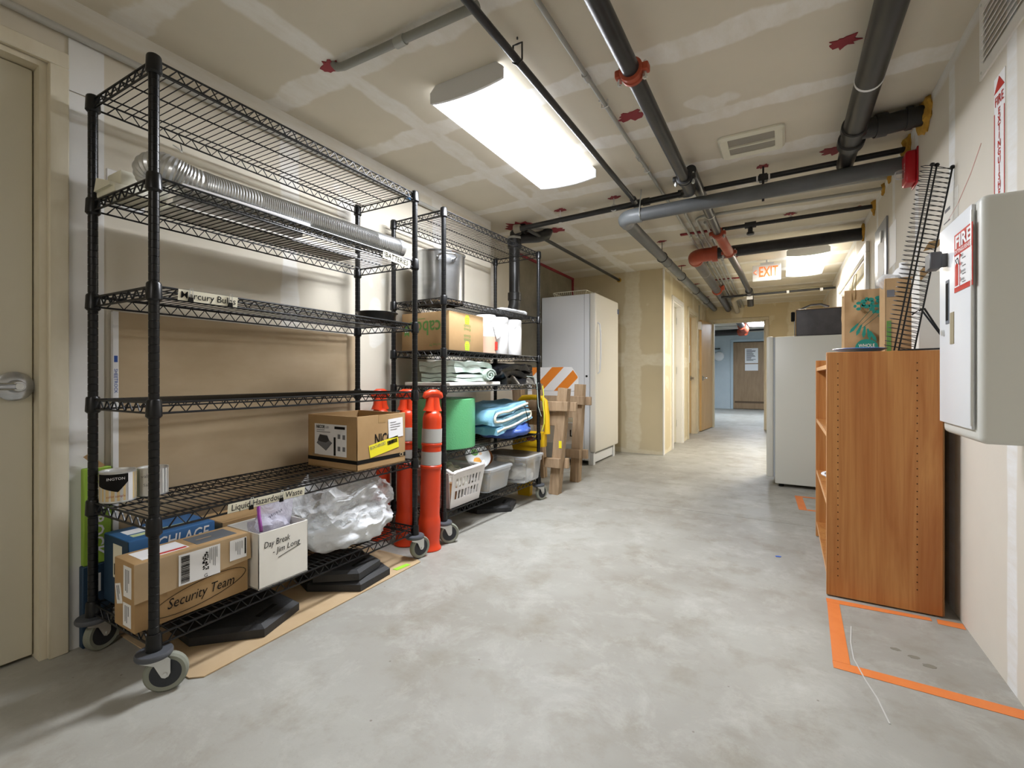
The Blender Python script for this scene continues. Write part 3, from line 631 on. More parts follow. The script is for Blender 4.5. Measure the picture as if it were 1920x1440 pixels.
# far room pipes
t = Thing('far_pipe', (-1, 14, 2.2), 'dark pipe with red coupling in the room beyond the doorway', 'pipe')
t.p('pipe', MB().cyl((-3.09, 14.0, 2.2), (-.95, 14.0, 2.22), .085, 18), M_pipek)
t.p('coupling', MB().cyl((-1.0, 14.0, 2.22), (-.85, 13.9, 2.22), .11, 18).tube([(-.95, 14, 2.22), (-.85, 13.6, 2.24), (-.87, 12.8, 2.27)], .1, 16), M_orangec)
t.p('pipe', MB().cyl((-.87, 12.9, 2.27), (-.9, YE+.13, 2.32), .07, 16), M_pipek)
t = Thing('far_rail', (-.5, 14.6, 2.3), 'thin dark pipe across the far room ceiling', 'pipe'); t.p('pipe', MB().cyl((-3.09, 14.8, 2.3), (1.4, 14.5, 2.32), .025, 8), M_pipek)
t = Thing('emergency_light', (-1.9, YF, 1.72), 'round white wall lamp in the room beyond the doorway', 'wall light')
t.p('lamp', MB().lathe([(.05, 0), (.13, .02), (.15, .06), (.12, .1), (.04, .12)], 20, (-1.75, YF-.002, 1.66), (0, -1, 0)), M_white); t.p('arm', MB().cyl((-2.4, YF-.03, 1.9), (-1.72, YF-.03, 1.9), .02, 8), M_pipek)

# exit sign
t = Thing('exit_sign', (-.163, 6.3, H), 'white exit sign with orange letters and arrow hung from the ceiling', 'sign')
sg = t.p('panel', MB().bbox(-.312, -.016, 6.3, 6.325, 2.145, 2.335, .003, 1), M_white)
t.p('mount', MB().box(-.23, -.09, 6.295, 6.33, 2.335, 2.36).box(-.17, -.155, 6.305, 6.32, 2.36, H), M_fixt)
t.text('EXIT', (-.145, 6.2995, 2.245), (1, 0, 0), (0, 0, 1), .17, M_exit, sg, width=.195, bold=.012)
t.p('arrow', MB().tube([(-.268, 6.298, 2.275), (-.298, 6.298, 2.25), (-.268, 6.298, 2.225)], .004, 6), M_exit, sg)
# fire alarm strobe
t = Thing('fire_alarm', (XR, 3.33, 2.13), 'red fire alarm horn with clear strobe high on the right wall', 'alarm')
al = t.p('housing', MB().bbox(XR-.052, XR, 3.275, 3.385, 2.06, 2.235, .014, 3), M_red)
t.p('strobe', MB().lathe([(.026, 0), (.026, .02), (.02, .034), (.008, .04)], 18, (XR-.052, 3.345, 2.13), (-1, 0, 0)), M_clear, al)
t.text('FIRE', (XR-.052, 3.30, 2.15), (0, 0, 1), (0, 1, 0), .028, M_white, al, bold=.01)
t.p('backplate', MB().bbox(XR-.006, XR, 3.265, 3.395, 2.05, 2.245, .002, 1), M_red)
# small white box and cord on corridor wall
t = Thing('junction_box', (XH, 9.0, 2.0), 'small white wall box with cord beside the open door', 'box')
t.p('box', MB().bbox(XH, XH+.05, 8.96, 9.08, 1.86, 2.0, .005, 1), M_white); t.p('cord', MB().tube([(XH+.012, 9.02, 2.0), (XH+.012, 9.02, 2.3)], .006, 6), M_emt)

# ================================================================= wire racks
def rack(cx, cy, L, D, ang, zs, label, hide_s=()):
    M = Matrix.Translation((cx, cy, 0)) @ Matrix.Rotation(math.radians(ang), 4, 'Z')
    t = Thing('wire_rack', (cx, cy, 0), label, 'shelving rack', 'black wire racks on casters'); hx, hy = D/2, L/2
    top = zs[0]+.03
    for sx in (-1, 1):
        for sy in (-1, 1):
            x, y = sx*hx, sy*hy; prof = [(.0148, .125)]; z = .16
            while z < top-.03:
                prof += [(.0148, z), (.0136, z+.0008), (.0136, z+.0022), (.0148, z+.003)]; z += .0254
            prof += [(.0148, top-.004), (.0135, top)]
            t.p('post', MB(M).lathe(prof, 14, (x, y, 0)), M_black)
            # caster
            ca = t.p('caster', MB(M).cyl((x, y, .128), (x, y, .145), .013, 12), M_zinc)
            bp = [(.018, .122), (.048, .122), (.051, .127), (.051, .134), (.048, .139), (.018, .141)]
            t.p('bumper', MB(M).lathe(bp, 28, (x, y, -.005)), M_bump, ca)
            wy = y+.032; r = .06; a = .6 if (sx > 0 and sy < 0) else 0.25
            R = M @ Matrix.Translation((x, y, 0)) @ Matrix.Rotation(-a if sx > 0 else .3, 4, 'Z') @ Matrix.Translation((-x, -y, 0))
            t.p('wheel', MB(R).lathe([(.043, -.013), (.054, -.015), (.06, -.009), (.0605, 0), (.06, .009), (.054, .015), (.043, .013)], 32, (x, wy, r), (1, 0, 0), cap=False), M_rub, ca)
            t.p('hub', MB(R).lathe([(.0435, -.0125), (.036, -.006), (.012, -.008), (.012, .008), (.036, .006), (.0435, .0125)], 28, (x, wy, r), (1, 0, 0)), M_hub, ca)
            fk = MB(R)
            for k in (-1, 1):
                fk.prism([(-.032, .118), (.034, .118), (.046, .105), (.046, .062), (.041, .052), (.032, .048), (.023, .052), (.018, .062), (.004, .092), (-.032, .108)], (x+k*.019, y, 0), (0, 1, 0), (0, 0, 1), (.0025*k, 0, 0))
            fk.box(x-.021, x+.021, y-.032, y+.04, .114, .119)
            t.p('fork', fk, M_zinc, ca); t.p('axle', MB(R).cyl((x-.026, wy, r), (x+.026, wy, r), .006, 8), M_zinc, ca)
    for z in zs:
        zt, zb = z+.016, z-.018
        fr = MB(M)
        for sx in (-1, 1):
            fr.cyl((sx*hx, -hy, zt), (sx*hx, hy, zt), .0038, 6).cyl((sx*hx, -hy, zb), (sx*hx, hy, zb), .0038, 6)
        for sy in (-1, 1):
            fr.cyl((-hx, sy*hy, zt), (hx, sy*hy, zt), .0038, 6).cyl((-hx, sy*hy, zb), (hx, sy*hy, zb), .0038, 6)
        sh = t.p('shelf', fr, M_wire)
        n = max(2, round((L-.08)/.052)); nd_ = max(2, round((D-.07)/.052))
        for sx in (-1, 1):
            pts = [(sx*hx, -hy+.04+(L-.08)*i/(2*n), zt if i % 2 else zb) for i in range(2*n+1)]
            t.p('truss', MB(M).tube(pts, .0028, 5), M_wire, sh)
        for sy in (-1, 1):
            pts = [(-hx+.035+(D-.07)*i/(2*nd_), sy*hy, zt if i % 2 else zb) for i in range(2*nd_+1)]
            t.p('truss', MB(M).tube(pts, .0028, 5), M_wire, sh)
        dk = MB(M); k = int((L-.03)/.0262)
        for i in range(k+1): 
            y = -hy+.015+(L-.03)*i/k; dk.tube([(-hx, y, zt-.002), (-hx+.004, y, zt+.0012), (hx-.004, y, zt+.0012), (hx, y, zt-.002)], .0019, 5)
        t.p('deck_wires', dk, M_wire, sh, kind='stuff')
        for x in (-hx*.72, 0, hx*.72): t.p('support_rod', MB(M).cyl((x, -hy, zt-.004), (x, hy, zt-.004), .003, 6), M_wire, sh)
        for sx in (-1, 1):
            for sy in (-1, 1):
                t.p('corner_collar', MB(M).lathe([(.0175, -.032), (.0225, -.026), (.0205, .022), (.018, .027)], 16, (sx*hx, sy*hy, z)), M_black, sh)
    return t, M
Z1 = [1.991, 1.62, 1.273, .902, .529, .162]
rack1, RM1 = rack(-1.955, 1.326, 1.24, .44, 1.1, Z1, 'taller-looking black wire rack nearest the door, on casters')
Z2 = [1.99, 1.463, 1.147, .926, .52, .166]
rack2, RM2 = rack(-1.95, 2.812, 1.168, .425, -2.3, Z2, 'farther black wire rack holding a steel pot and blankets')
def deck(zs, i): return zs[i]+.0195

# clipped shelf labels
def shelf_label(txt, y0, y1, z, h, label, tilt=0, clips=(.3, .72), size=.032):
    xf = lambda y: (RM1 @ Vector((.22+.0065, y-1.326, 0))).x
    ym = (y0+y1)/2; x = xf(ym); t = Thing('shelf_label', (x, ym, z), label, 'label')
    r = Vector((xf(y1)-xf(y0), y1-y0, math.tan(math.radians(tilt))*(y1-y0))).normalized(); u = Vector((.12, 0, 1)); u = (u-r*u.dot(r)).normalized()
    c = Vector((x, ym, z)); w = y1-y0
    c = c + r.cross(u)*.002
    pa = t.p('paper', rect(c, r, u, w, h, .001), M_label)
    t.text(txt, c+r.cross(u)*.001, r, u, size, M_ink, pa, width=w*.92, bold=.004)
    for k in clips:
        p = c+r*(w*(k-.5))+u*(h*.1); n = r.cross(u)
        t.p('binder_clip', MB().prism([(-.008, -.024), (.008, -.024), (.006, -.008), (-.006, -.008)], p+n*.002, r, u, n*.006), M_ink)
        t.p('clip_wire', MB().tube([p+r*-.005+n*.006-u*.008, p+r*-.004+n*.006+u*.022, p+r*.004+n*.006+u*.022, p+r*.005+n*.006-u*.008], .0012, 5), M_zinc)
shelf_label('Mercury Bulbs', .775, .97, 1.272, .036, 'paper sign reading Mercury Bulbs clipped to the third shelf', clips=(.19, .86))
shelf_label('Liquid Hazardous Waste', .935, 1.25, .527, .034, 'paper sign reading Liquid Hazardous Waste clipped to the fifth shelf', clips=(.27, .66), size=.034)
shelf_label('!BATTERIES!', 1.70, 1.90, 1.613, .04, 'crooked paper sign reading BATTERIES on the second shelf', tilt=-4, clips=(), size=.036)

# ---- second shelf: duct and vent parts
z = deck(Z1, 1)
t = Thing('flexible_duct', (-1.82, 1.3, z), 'long silver corrugated flexible duct lying on the second shelf', 'duct')
path = [(-1.93, .80, z+.055), (-1.905, .775, z+.08), (-1.865, .785, z+.088), (-1.84, .82, z+.075), (-1.828, .90, z+.058), (-1.82, 1.1, z+.055), (-1.815, 1.4, z+.054), (-1.805, 1.7, z+.054), (-1.80, 1.885, z+.054)]
def dens(path, step):
    P = [Vector(p) for p in path]; out = []
    for i in range(len(P)-1):
        p0, p1, p2, p3 = P[max(i-1, 0)], P[i], P[i+1], P[min(i+2, len(P)-1)]; n = max(1, int((p2-p1).length/step))
        for k in range(n):
            f = k/n; out.append(.5*((2*p1)+(p2-p0)*f+(2*p0-5*p1+4*p2-p3)*f*f+(3*p1-p0-3*p2+p3)*f**3))
    return out+[P[-1]]
dp = dens(path, .0048)
t.p('duct', MB().tube(dp, [.0512 if i % 2 else .0478 for i in range(len(dp))], 26, caps=False), M_alu, sharp=20)
t.p('end_collar', MB().tube([dp[-1]-Vector((0, .03, 0)), dp[-1]], .0515, 26, caps=False), M_alu)
t = Thing('dryer_vent_hood', (-2.05, .76, z), 'white plastic dryer vent hood at the near end of the second shelf', 'vent hood')
t.p('hood', MB().bbox(-2.13, -1.98, .70, .83, z, z+.03, .006, 2).bbox(-2.10, -1.99, .72, .82, z+.03, z+.085, .008, 2).prism([(0, 0), (.13, 0), (.13, .012), (.02, .045)], (-2.12, .69, z+.02), (1, 0, 0), (0, 0, 1), (0, .05, 0)), M_vent)
t.p('collar', MB().lathe([(.05, 0), (.05, .05)], 24, (-2.045, .82, z+.06), (0, 1, 0)), M_vent); t.p('flange', MB().bbox(-2.17, -2.16, .74, .86, z+.0, z+.135, .003, 1), M_white)
for i, (x0, x1, y0, y1, h, lab) in enumerate([(-1.945, -1.885, .86, 1.36, .028, 'long white plastic channel beside the silver duct'), (-2.13, -1.97, .88, 1.75, .02, 'flat pale grey carton under the top shelf, behind the duct'), (-1.765, -1.75, .80, 1.3, .018, 'slim white plastic strip at the front edge of the second shelf')]):
    single('plastic_channel' if i != 1 else 'flat_carton', MB().bbox(x0, x1, y0, y1, z, z+h, .004, 1), (M_white, M_whitebox, M_white)[i], ((x0+x1)/2, (y0+y1)/2, z), lab, 'channel' if i != 1 else 'carton')
# hook on the top shelf
single('wire_hook', MB().tube([(-2.17, .99, 1.97), (-2.16, .99, 1.945), (-2.15, .985, 1.93), (-2.14, .97, 1.935), (-2.145, .95, 1.945)], .003, 6), M_zinc, (-2.16, .99, 1.95), 'small bent wire hook hanging from the top shelf', 'hook')
# ---- third shelf: round pan
z = deck(Z1, 2)
t = Thing('cake_pan', (-1.87, 1.79, z), 'black round non-stick pan at the far end of the third shelf', 'pan')
t.p('pan', MB().lathe([(.001, .003), (.085, .003), (.092, .008), (.103, .045), (.11, .046), (.11, .048), (.101, .048), (.089, .008), (.001, .006)], 40, (-1.87, 1.79, z), cap=False), M_pan)
# ---- fifth shelf: cans, box
z = deck(Z1, 4)
def can(x, y, r, h, label, bands, group=None):
    t = Thing('paint_can', (x, y, z), label, 'paint can')
    t.p('can', MB().lathe([(r*.96, 0), (r, .003), (r*.985, .006), (r*.985, h-.006), (r, h-.003), (r, h), (r*.93, h), (r*.91, h-.005)], 36, (x, y, z)), M_zinc)
    for (z0, z1, m, a0, a1, rr) in bands:
        n = 20; vs = []; fs = []
        for i in range(n+1):
            a = math.radians(a0+(a1-a0)*i/n); zz0 = z0[0]+(z0[1]-z0[0])*i/n if isinstance(z0, tuple) else z0
            for q in (zz0, z1): vs.append((x+r*rr*math.cos(a), y+r*rr*math.sin(a), z+q))
        fs = [(2*i, 2*i+2, 2*i+3, 2*i+1) for i in range(n)]
        t.p('label_band', MB().add(vs, fs), m)
    return t
t = can(-2.105, .755, .054, .112, 'quart paint can with black and tan label on the fifth shelf', [(.008, .104, mat('tan_label', 'd6bd8a', .5), -180, 180, .992), ((.062, .04), .104, M_ink, -95, -20, .996), ((.04, .075), .104, M_ink, -20, 12, .996), (.006, .106, M_white, 12, 30, .998)])
cv = (Vector((0, 0, 1.0))-Vector((-2.105, .755, z+.08))); cv.z = 0; cv.normalize(); rt = Vector((-cv.y, cv.x, 0))
t.text('INGTON', Vector((-2.105, .755, z+.088))+cv*.0545-rt*.006, rt, (0, 0, 1), .013, M_white, width=.05)
t.text('color sample', Vector((-2.105, .755, z+.026))+cv*.0545-rt*.006, rt, (0, 0, 1), .013, M_orangec, width=.052)
t = can(-2.11, .866, .05, .105, 'pale grey sample paint can half hidden by the rack post', [(.006, .1, mat('pale_label', 'd9d9d4', .5), -180, 180, .992)])
cv = (Vector((0, 0, 1.0))-Vector((-2.11, .866, z+.08))); cv.z = 0; cv.normalize(); rt = Vector((-cv.y, cv.x, 0))
t.text('valspar', Vector((-2.11, .866, z+.078))+cv*.0505-rt*.01, rt, (0, 0, 1), .017, M_inkg, width=.05)
t.text('Sample', Vector((-2.11, .866, z+.045))+cv*.0505-rt*.006, rt, (0, 0, 1), .015, M_inkg, width=.045)

def openbox(t, x0, x1, y0, y1, z0, z1, m, th=.004):
    t.p('bottom', MB().box(x0, x1, y0, y1, z0, z0+th), m)
    A = t.p('front_panel', MB().bbox(x1-th, x1, y0, y1, z0, z1, .0015, 1), m)
    t.p('back_panel', MB().bbox(x0, x0+th, y0, y1, z0, z1, .0015, 1), m)
    B = t.p('side_panel', MB().bbox(x0, x1, y0, y0+th, z0, z1, .0015, 1), m)
    t.p('side_panel', MB().bbox(x0, x1, y1-th, y1, z0, z1, .0015, 1), m); return A, B
x0, x1, y0, y1, z0, z1 = -2.11, -1.75, 1.55, 1.878, z, z+.262
t = Thing('light_fixture_carton', ((x0+x1)/2, (y0+y1)/2, z), 'open brown NICOR carton with a yellow sticker on the fifth shelf'.replace('NICOR ', ''), 'box')
A, B = openbox(t, x0, x1, y0, y1, z0, z1, M_card)
F, R_ = (0, 1, 0), (1, 0, 0); UP = (0, 0, 1)
t.p('stripe', rect((x1, (y0+y1)/2, z0+.042), F, UP, y1-y0, .02), M_ink, A); t.p('stripe', rect(((x0+x1)/2, y0, z0+.042), R_, UP, x1-x0, .018), M_ink, B)
t.text('NICOR', (x1, y0+.185, z0+.138), F, UP, .075, M_ink, A, width=.15, bold=.02)
t.decal('sticker', (x1+.0012, y0+.175, z0+.1), (0, 1, .16), (0, -.16, 1), .2, .062, M_yelst, A)
t.text('BOCHINSKI', (x1+.002, y0+.13, z0+.108), (0, 1, .16), (0, -.16, 1), .024, M_inkg, A, width=.1)
t.p('barcode', barcode((x1+.0022, y0+.23, z0+.118), (0, 1, .16), (0, -.16, 1), .07, .02), M_ink, A)
t.decal('packing_slip', (x1+.0012, y0+.255, z0+.187), (0, 1, .05), (0, -.05, 1), .105, .1, M_white, A); t.p('slip_print', lines((x1+.0022, y0+.255, z0+.2), (0, 1, .05), (0, -.05, 1), .08, .05, 4, .2), M_inkg, A)
t.decal('tape', (x1, y0+.16, z1-.02), F, UP, .05, .04, M_tape, A)
t.text('CE', (x1, y1-.03, z0+.042), F, UP, .025, M_card2, A, bold=.02, off=.0022)
t.decal('product_label', ((x0+x1)/2-.01, y0, z0+.14), R_, UP, .235, .155, M_white, B)
lc = Vector(((x0+x1)/2-.01, y0-.0012, z0+.14))
t.text('NICOR', lc+Vector((-.07, 0, .062)), R_, UP, .024, M_ink, B, width=.065, bold=.02); t.text('LED', lc+Vector((-.02, 0, .061)), R_, UP, .014, M_ink, B)
t.decal('print_block', lc+Vector((.07, 0, .062)), R_, UP, .075, .013, M_ink, B); t.decal('print_block', lc+Vector((.034, 0, -.03)), R_, UP, .014, .09, M_ink, B)
t.p('print_lines', lines(lc+Vector((-.045, 0, .042)), R_, UP, .11, .018, 2, .3), M_inkg, B)
t.p('drawing', MB().prism([(-.1, -.02), (-.03, -.055), (.015, -.015), (-.02, .005), (-.03, .0), (-.08, .0)], lc, R_, UP, (0, -.0012, 0)), M_inkg, B)
t.p('drawing', MB().prism([(-.09, -.005), (-.075, .024), (-.02, .02), (-.005, -.004), (-.03, -.015), (-.07, -.012)], lc+Vector((0, -.001, 0)), R_, UP, (0, -.001, 0)), mat('dark_grey_ink', '3c3c3d', .8), B)
t.p('print_blocks', rects(lc, R_, UP, [(.065, .02, .018, .022), (.1, .018, .018, .022), (.065, -.04, .018, .022), (.1, -.04, .018, .022)]), M_inkg, B)
t.p('print_lines', lines(((x0+x1)/2-.1, y0, z0+.06), R_, UP, .09, .012, 2, .3), M_inkg, B)
t.p('foam_roll', MB().lathe([(.03, 0), (.03, .17)], 20, (-1.98, 1.80, z0+.06)), mat('foam_liner', '7a5e40', .9))

# ---- bottom shelf: cartons and bags
z = deck(Z1, 5)
x0, x1, y0, y1, z0, z1 = -1.925, -1.78, .68, 1.045, z, z+.222
t = Thing('shipping_carton', ((x0+x1)/2, (y0+y1)/2, z), 'long brown shipping box with labels and circled handwriting on the bottom shelf', 'box')
bd = t.p('body', MB().bbox(x0, x1, y0, y1, z0, z1, .004, 2), M_card)
fl_ = t.p('flap', MB().prism([(0, 0), (.37, 0), (.375, -.10), (.0, -.125)], (x1+.002, y0-.002, z1-.001), F, UP, (.004, 0, 0)), M_card2)
t.decal('shipping_label', (x1+.0075, y0+.19, z1-.062), F, UP, .135, .105, M_white, fl_); o = Vector((x1+.0085, y0+.19, z1-.062))
t.p('barcode', barcode(o+Vector((0, -.047, 0)), (0, 0, 1), (0, -1, 0), .09, .026, 26), M_ink, fl_)
t.p('print_block', rects(o+Vector((0, .018, .005)), F, UP, [(random.uniform(-.009, .009), random.uniform(-.032, .032), .004, .003) for _ in range(60)]), M_ink, fl_)
t.p('print_lines', lines(o+Vector((0, .044, .01)), (0, 0, -1), (0, 1, 0), .075, .03, 5, .25), M_inkg, fl_); t.text('G', o+Vector((.0005, .018, -.045)), F, UP, .018, M_ink, fl_)
t.decal('address_label', (x1+.0075, y0+.323, z1-.05), F, UP, .062, .075, M_white, fl_); t.p('print_bar', rect((x1+.0085, y0+.349, z1-.045), F, UP, .005, .06), M_ink, fl_); t.p('print_lines', lines((x1+.0085, y0+.325, z1-.05), (0, 0, -1), F, .055, .03, 4, .2), M_inkg, fl_)
t.text('Security Team', (x1+.001, y0+.2, z0+.058), (0, 1, .03), (0, -.03, 1), .048, M_ink, bd, width=.22, shear=.3)
t.p('pen_loop', MB().tube([(x1+.001, y0+.2+.155*math.cos(a), z0+.06+.04*math.sin(a)+.02*math.cos(a)) for a in [-2.9+i*.19 for i in range(32)]], .0011, 4), M_ink, bd)
t.decal('top_print', ((x0+x1)/2, y1-.1, z1), F, (-1, 0, 0), .14, .1, mat('slate_print', '5c6064', .7), bd); t.p('print_line', lines(((x0+x1)/2, y1-.1, z1+.0008), F, (-1, 0, 0), .1, .012, 1, .5), M_tape, bd)
t.decal('top_label', ((x0+x1)/2, y0+.1, z1), F, (-1, 0, 0), .14, .1, M_white, bd); t.decal('red_strip', ((x0+x1)/2+.038, y0+.115, z1+.0008), F, (-1, 0, 0), .1, .014, M_signred, bd)
for (xx, zz, w, h, rot) in ((x0+.098, z1-.065, .055, .1, 0), (x0+.035, z1-.115, .04, .065, .25), (x0+.095, z0+.05, .055, .075, 0)):
    r_ = Vector((math.cos(rot), 0, math.sin(rot))); u_ = Vector((-math.sin(rot), 0, math.cos(rot)))
    t.decal('side_label', (xx, y0, zz), r_, u_, w, h, M_white, bd); t.p('print_lines', lines(Vector((xx, y0-.001, zz)), -u_, r_, h*.8, w*.6, 3, .25), M_inkg, bd)
# white carton
x0, x1, y0, y1, z0, z1 = -1.955, -1.737, 1.06, 1.275, z, z+.216
t = Thing('white_carton', ((x0+x1)/2, (y0+y1)/2, z), 'open white box with handwriting on the bottom shelf', 'box')
A, B = openbox(t, x0, x1, y0, y1, z0, z1, M_whitebox)
t.text('Day Break', (x1, y0+.075, z1-.05), (0, 1, .05), (0, -.05, 1), .035, M_ink, A, width=.11, shear=.2); t.text('- Jim Long', (x1, y0+.115, z1-.082), (0, 1, .08), (0, -.08, 1), .032, M_ink, A, width=.12, shear=.2)
t.p('underline', MB().tube([(x1+.0008, y0+.08, z1-.115), (x1+.0008, y0+.18, z1-.09)], .001, 4), M_ink, A)
# blue box
x0, x1, y0, y1, z0, z1 = -2.165, -1.965, .735, 1.02, z, z+.245
t = Thing('lock_carton', ((x0+x1)/2, (y0+y1)/2, z), 'blue cardboard lock box behind the long brown box', 'box')
bd = t.p('body', MB().bbox(x0, x1, y0, y1, z0, z1, .004, 2), M_bluebox)
t.text('SCHLAGE', (x1, y0+.16, z1-.035), F, UP, .06, M_white, bd, width=.2, bold=.012, shear=.15)
t.decal('side_panel_print', ((x0+x1)/2, y0, (z0+z1)/2), R_, UP, .196, .238, M_navy, bd); t.decal('barcode_label', (x1-.085, y0-.001, z1-.085), R_, UP, .07, .12, M_label, bd); t.p('barcode', barcode((x1-.085, y0-.002, z1-.115), R_, UP, .05, .04), M_ink, bd)
t.decal('top_sticker', ((x0+x1)/2+.04, y0+.13, z1), F, (-1, 0, 0), .2, .03, mat('pale_green_sticker', 'c9d6a0', .6), bd); t.decal('top_sticker', ((x0+x1)/2-.02, y0+.08, z1), F, (-1, 0, 0), .1, .06, M_white, bd)
single('small_carton', MB().bbox(-2.17, -2.0, 1.06, 1.3, z, z+.22, .004, 1).box(-2.0, -1.985, 1.06, 1.3, z+.17, z+.22), M_card, (-2.09, 1.18, z), 'plain brown box at the back behind the white box', 'box')
# zip bag leaning out of white box
t = Thing('zip_bag', (-1.85, 1.17, z+.1), 'clear zip bag with a purple seal standing in the white box', 'bag')
t.p('bag', MB().ribbon([(-.08, -.05), (-.05, .03), (-.03, .08), (.0, .13), (.03, .165)], .03, (-1.86, 1.10, z+.12), (-.5, .1, 0), (0, .25, 1), (.0, .15, .02), 8, .012, 3), M_zip)
t.p('zip_seal', MB().tube([(-1.76, 1.085, z+.215), (-1.80, 1.10, z+.27), (-1.87, 1.14, z+.305)], .007, 6), M_purple); t.p('scribble', MB().tube([(-1.785+.002*math.sin(i), 1.13+.0035*i, z+.255+.001*i+.006*math.sin(i*2.1)) for i in range(18)], .0009, 4), M_ink)
t.p('contents', blob((.07, .07, .05), (-1.85, 1.17, z+.19), 30, None, 3, 5, .02, 22), M_zip)
# polythene bags
def crumple(r, c, seed, flat, sub=5, a1=.05, a2=.022, roof=9.0):
    bm = bmesh.new(); bmesh.ops.create_icosphere(bm, subdivisions=sub, radius=1)
    for v in bm.verts:
        n = v.co.normalized(); q = Vector((n.x*r[0], n.y*r[1], n.z*r[2])); s3 = Vector((seed*1.7, seed*.9, seed*2.3))
        w = Vector((q.x*1.0, q.y*1.0, q.z*1.6))+noise.noise_vector(q*6+s3)*.05
        d = (1-abs(noise.noise(w*9+s3)))**3*a1+(1-abs(noise.noise(w*22+s3)))**3*a2-a1*.45
        q = q+n*d+Vector(c)
        if q.z < flat: q.z = flat+(q.z-flat)*.02
        if q.z > roof: q.z = roof+(q.z-roof)*.02
        v.co = q
    bm.verts.index_update(); mb = MB().add([v.co[:] for v in bm.verts], [[v.index for v in f.verts] for f in bm.faces]); bm.free(); return mb
t = Thing('plastic_bag', (-1.9, 1.55, z), 'large white woven plastic sack lying on the bottom shelf', 'bag'); sk = mat('white_poly_sack', 'e2e6ea', .35, var='d3d8de', vs=8, bump=.6, bs=45)
bd = t.p('bag', crumple((.18, .275, .10), (-1.915, 1.60, z+.085), 2, z+.001, 5, .03, .01), sk, sharp=60)
t = Thing('plastic_bag', (-1.93, 1.5, z+.15), 'clear crumpled plastic bag heaped on the white sack', 'bag'); t.p('bag', crumple((.18, .26, .10), (-1.935, 1.59, z+.2), 8, z+.13, 5, .06, .03, .487), M_poly, sharp=45)
t.p('fold', MB().ribbon([(0, 0), (.06, .03), (.12, -.01), (.2, .04), (.28, .01), (.34, .03)], .002, (-1.80, 1.40, z+.17), (0, 1, .1), (.2, 0, 1), (-.06, .04, .11), 10, .04, 6), M_poly)
t.p('fold', MB().ribbon([(0, 0), (.05, .03), (.11, .0), (.18, .03)], .002, (-1.84, 1.24, z+.16), (-.2, 1, .2), (.2, 0, 1), (-.08, .02, .12), 8, .03, 9), M_poly)
# ---- behind the rack: gypsum sheets, joint compound bag, roller box
t = Thing('gypsum_sheet', (XL+.03, 1.35, 0), 'tan drywall sheet with white edge tape leaning behind the near rack', 'drywall sheet')
t.p('sheet', MB().box(XL+.018, XL+.032, .79, 1.90, .001, 1.254), M_gyp)
tp = t.p('edge_tape', MB().box(XL+.017, XL+.0335, .782, .79, .001, 1.256), M_white); t.p('edge_tape', MB().box(XL+.017, XL+.0335, .782, 1.90, 1.2535, 1.2565), mat('chalky_edge', 'c9c4b6', .9))
t.p('edge_tape', MB().box(XL+.0335, XL+.035, .782, .80, .001, 1.254), M_white)
for zz, s_, sz in ((.985, 'SHEETROCK', .017),): t.text(s_, (XL+.035, .7905, zz), (0, 0, -1), (0, 1, 0), sz, mat('blue_ink', '2a4f9c', .7), tp)
t.decal('logo', (XL+.035, .791, 1.07), F, UP, .011, .025, mat('blue_ink', '2a4f9c', .7), tp)
single('gypsum_sheet', MB().box(XL+.002, XL+.014, .80, 1.99, .001, 1.248), M_gyp, (XL+.013, 1.4, 0), 'second drywall sheet against the wall, its far edge showing past the first', 'drywall sheet')
t = Thing('compound_bag', (-2.235, .745, 0), 'narrow green and white joint compound carton stood by the white wall patch', 'carton')
bd = t.p('carton', MB().bbox(XL+.008, XL+.035, .695, .778, .3, .66, .003, 1), mat('green_white_print', '8fb23c', .6)); t.text('SHEETROCK', (XL+.035, .735, .48), (0, 0, -1), (0, 1, 0), .05, M_white, bd, width=.3, bold=.02); t.p('flap', MB().prism([(0, 0), (.02, .01), (-.03, .06), (-.045, .05)], (XL+.03, .74, .655), F, UP, (.003, 0, 0)), M_card)
t.p('lower_carton', MB().bbox(XL+.008, XL+.04, .69, .775, .001, .3, .003, 1), M_navy); t.p('print_lines', lines((XL+.04, .732, .2), (0, 0, -1), (0, 1, 0), .13, .03, 2, .5), M_white)
# ---- floor under the near rack
single('cardboard_sheet', MB().prism([(.80, -2.21), (.80, -1.70), (.83, -1.665), (1.93, -1.69), (1.945, -1.72), (1.94, -2.21)], (0, 0, .001), (0, 1, 0), (1, 0, 0), (0, 0, .004)), M_card2, (-1.95, 1.37, 0), 'flattened cardboard sheet lying on the floor under the near rack', 'cardboard')
def rubber_base(x, y, z, r, rot, label, s=.8):
    t = Thing('rubber_base', (x, y, z), label, 'rubber base', 'black rubber delineator bases')
    M = Matrix.Translation((x, y, z)) @ Matrix.Rotation(rot, 4, 'Z')
    n = 6; P = [(r*math.cos(2*PI*i/n+PI/6)*(1 if i % 3 else 1.0), r*s*math.sin(2*PI*i/n+PI/6)) for i in range(n)]
    Q = [(a*.9, b*.9) for a, b in P]; h = .044
    mb = MB(M).add([(a, b, 0) for a, b in P]+[(a, b, h*.7) for a, b in P]+[(a, b, h) for a, b in Q], [tuple(reversed(range(n)))]+[(i, (i+1) % n, n+(i+1) % n, n+i) for i in range(n)]+[(n+i, n+(i+1) % n, 2*n+(i+1) % n, 2*n+i) for i in range(n)]+[tuple(range(2*n, 3*n))])
    b = t.p('slab', mb, M_rubk, sharp=20)
    t.p('socket_rim', MB(M).lathe([(.07, h-.002), (.072, h+.004), (.062, h+.004), (.06, h-.001)], 28, (0, 0, 0)), M_rubk, b); t.p('grip_slot', MB(M).box(r*.55, r*.62, -.05, .05, h-.001, h+.002), M_ink, b)
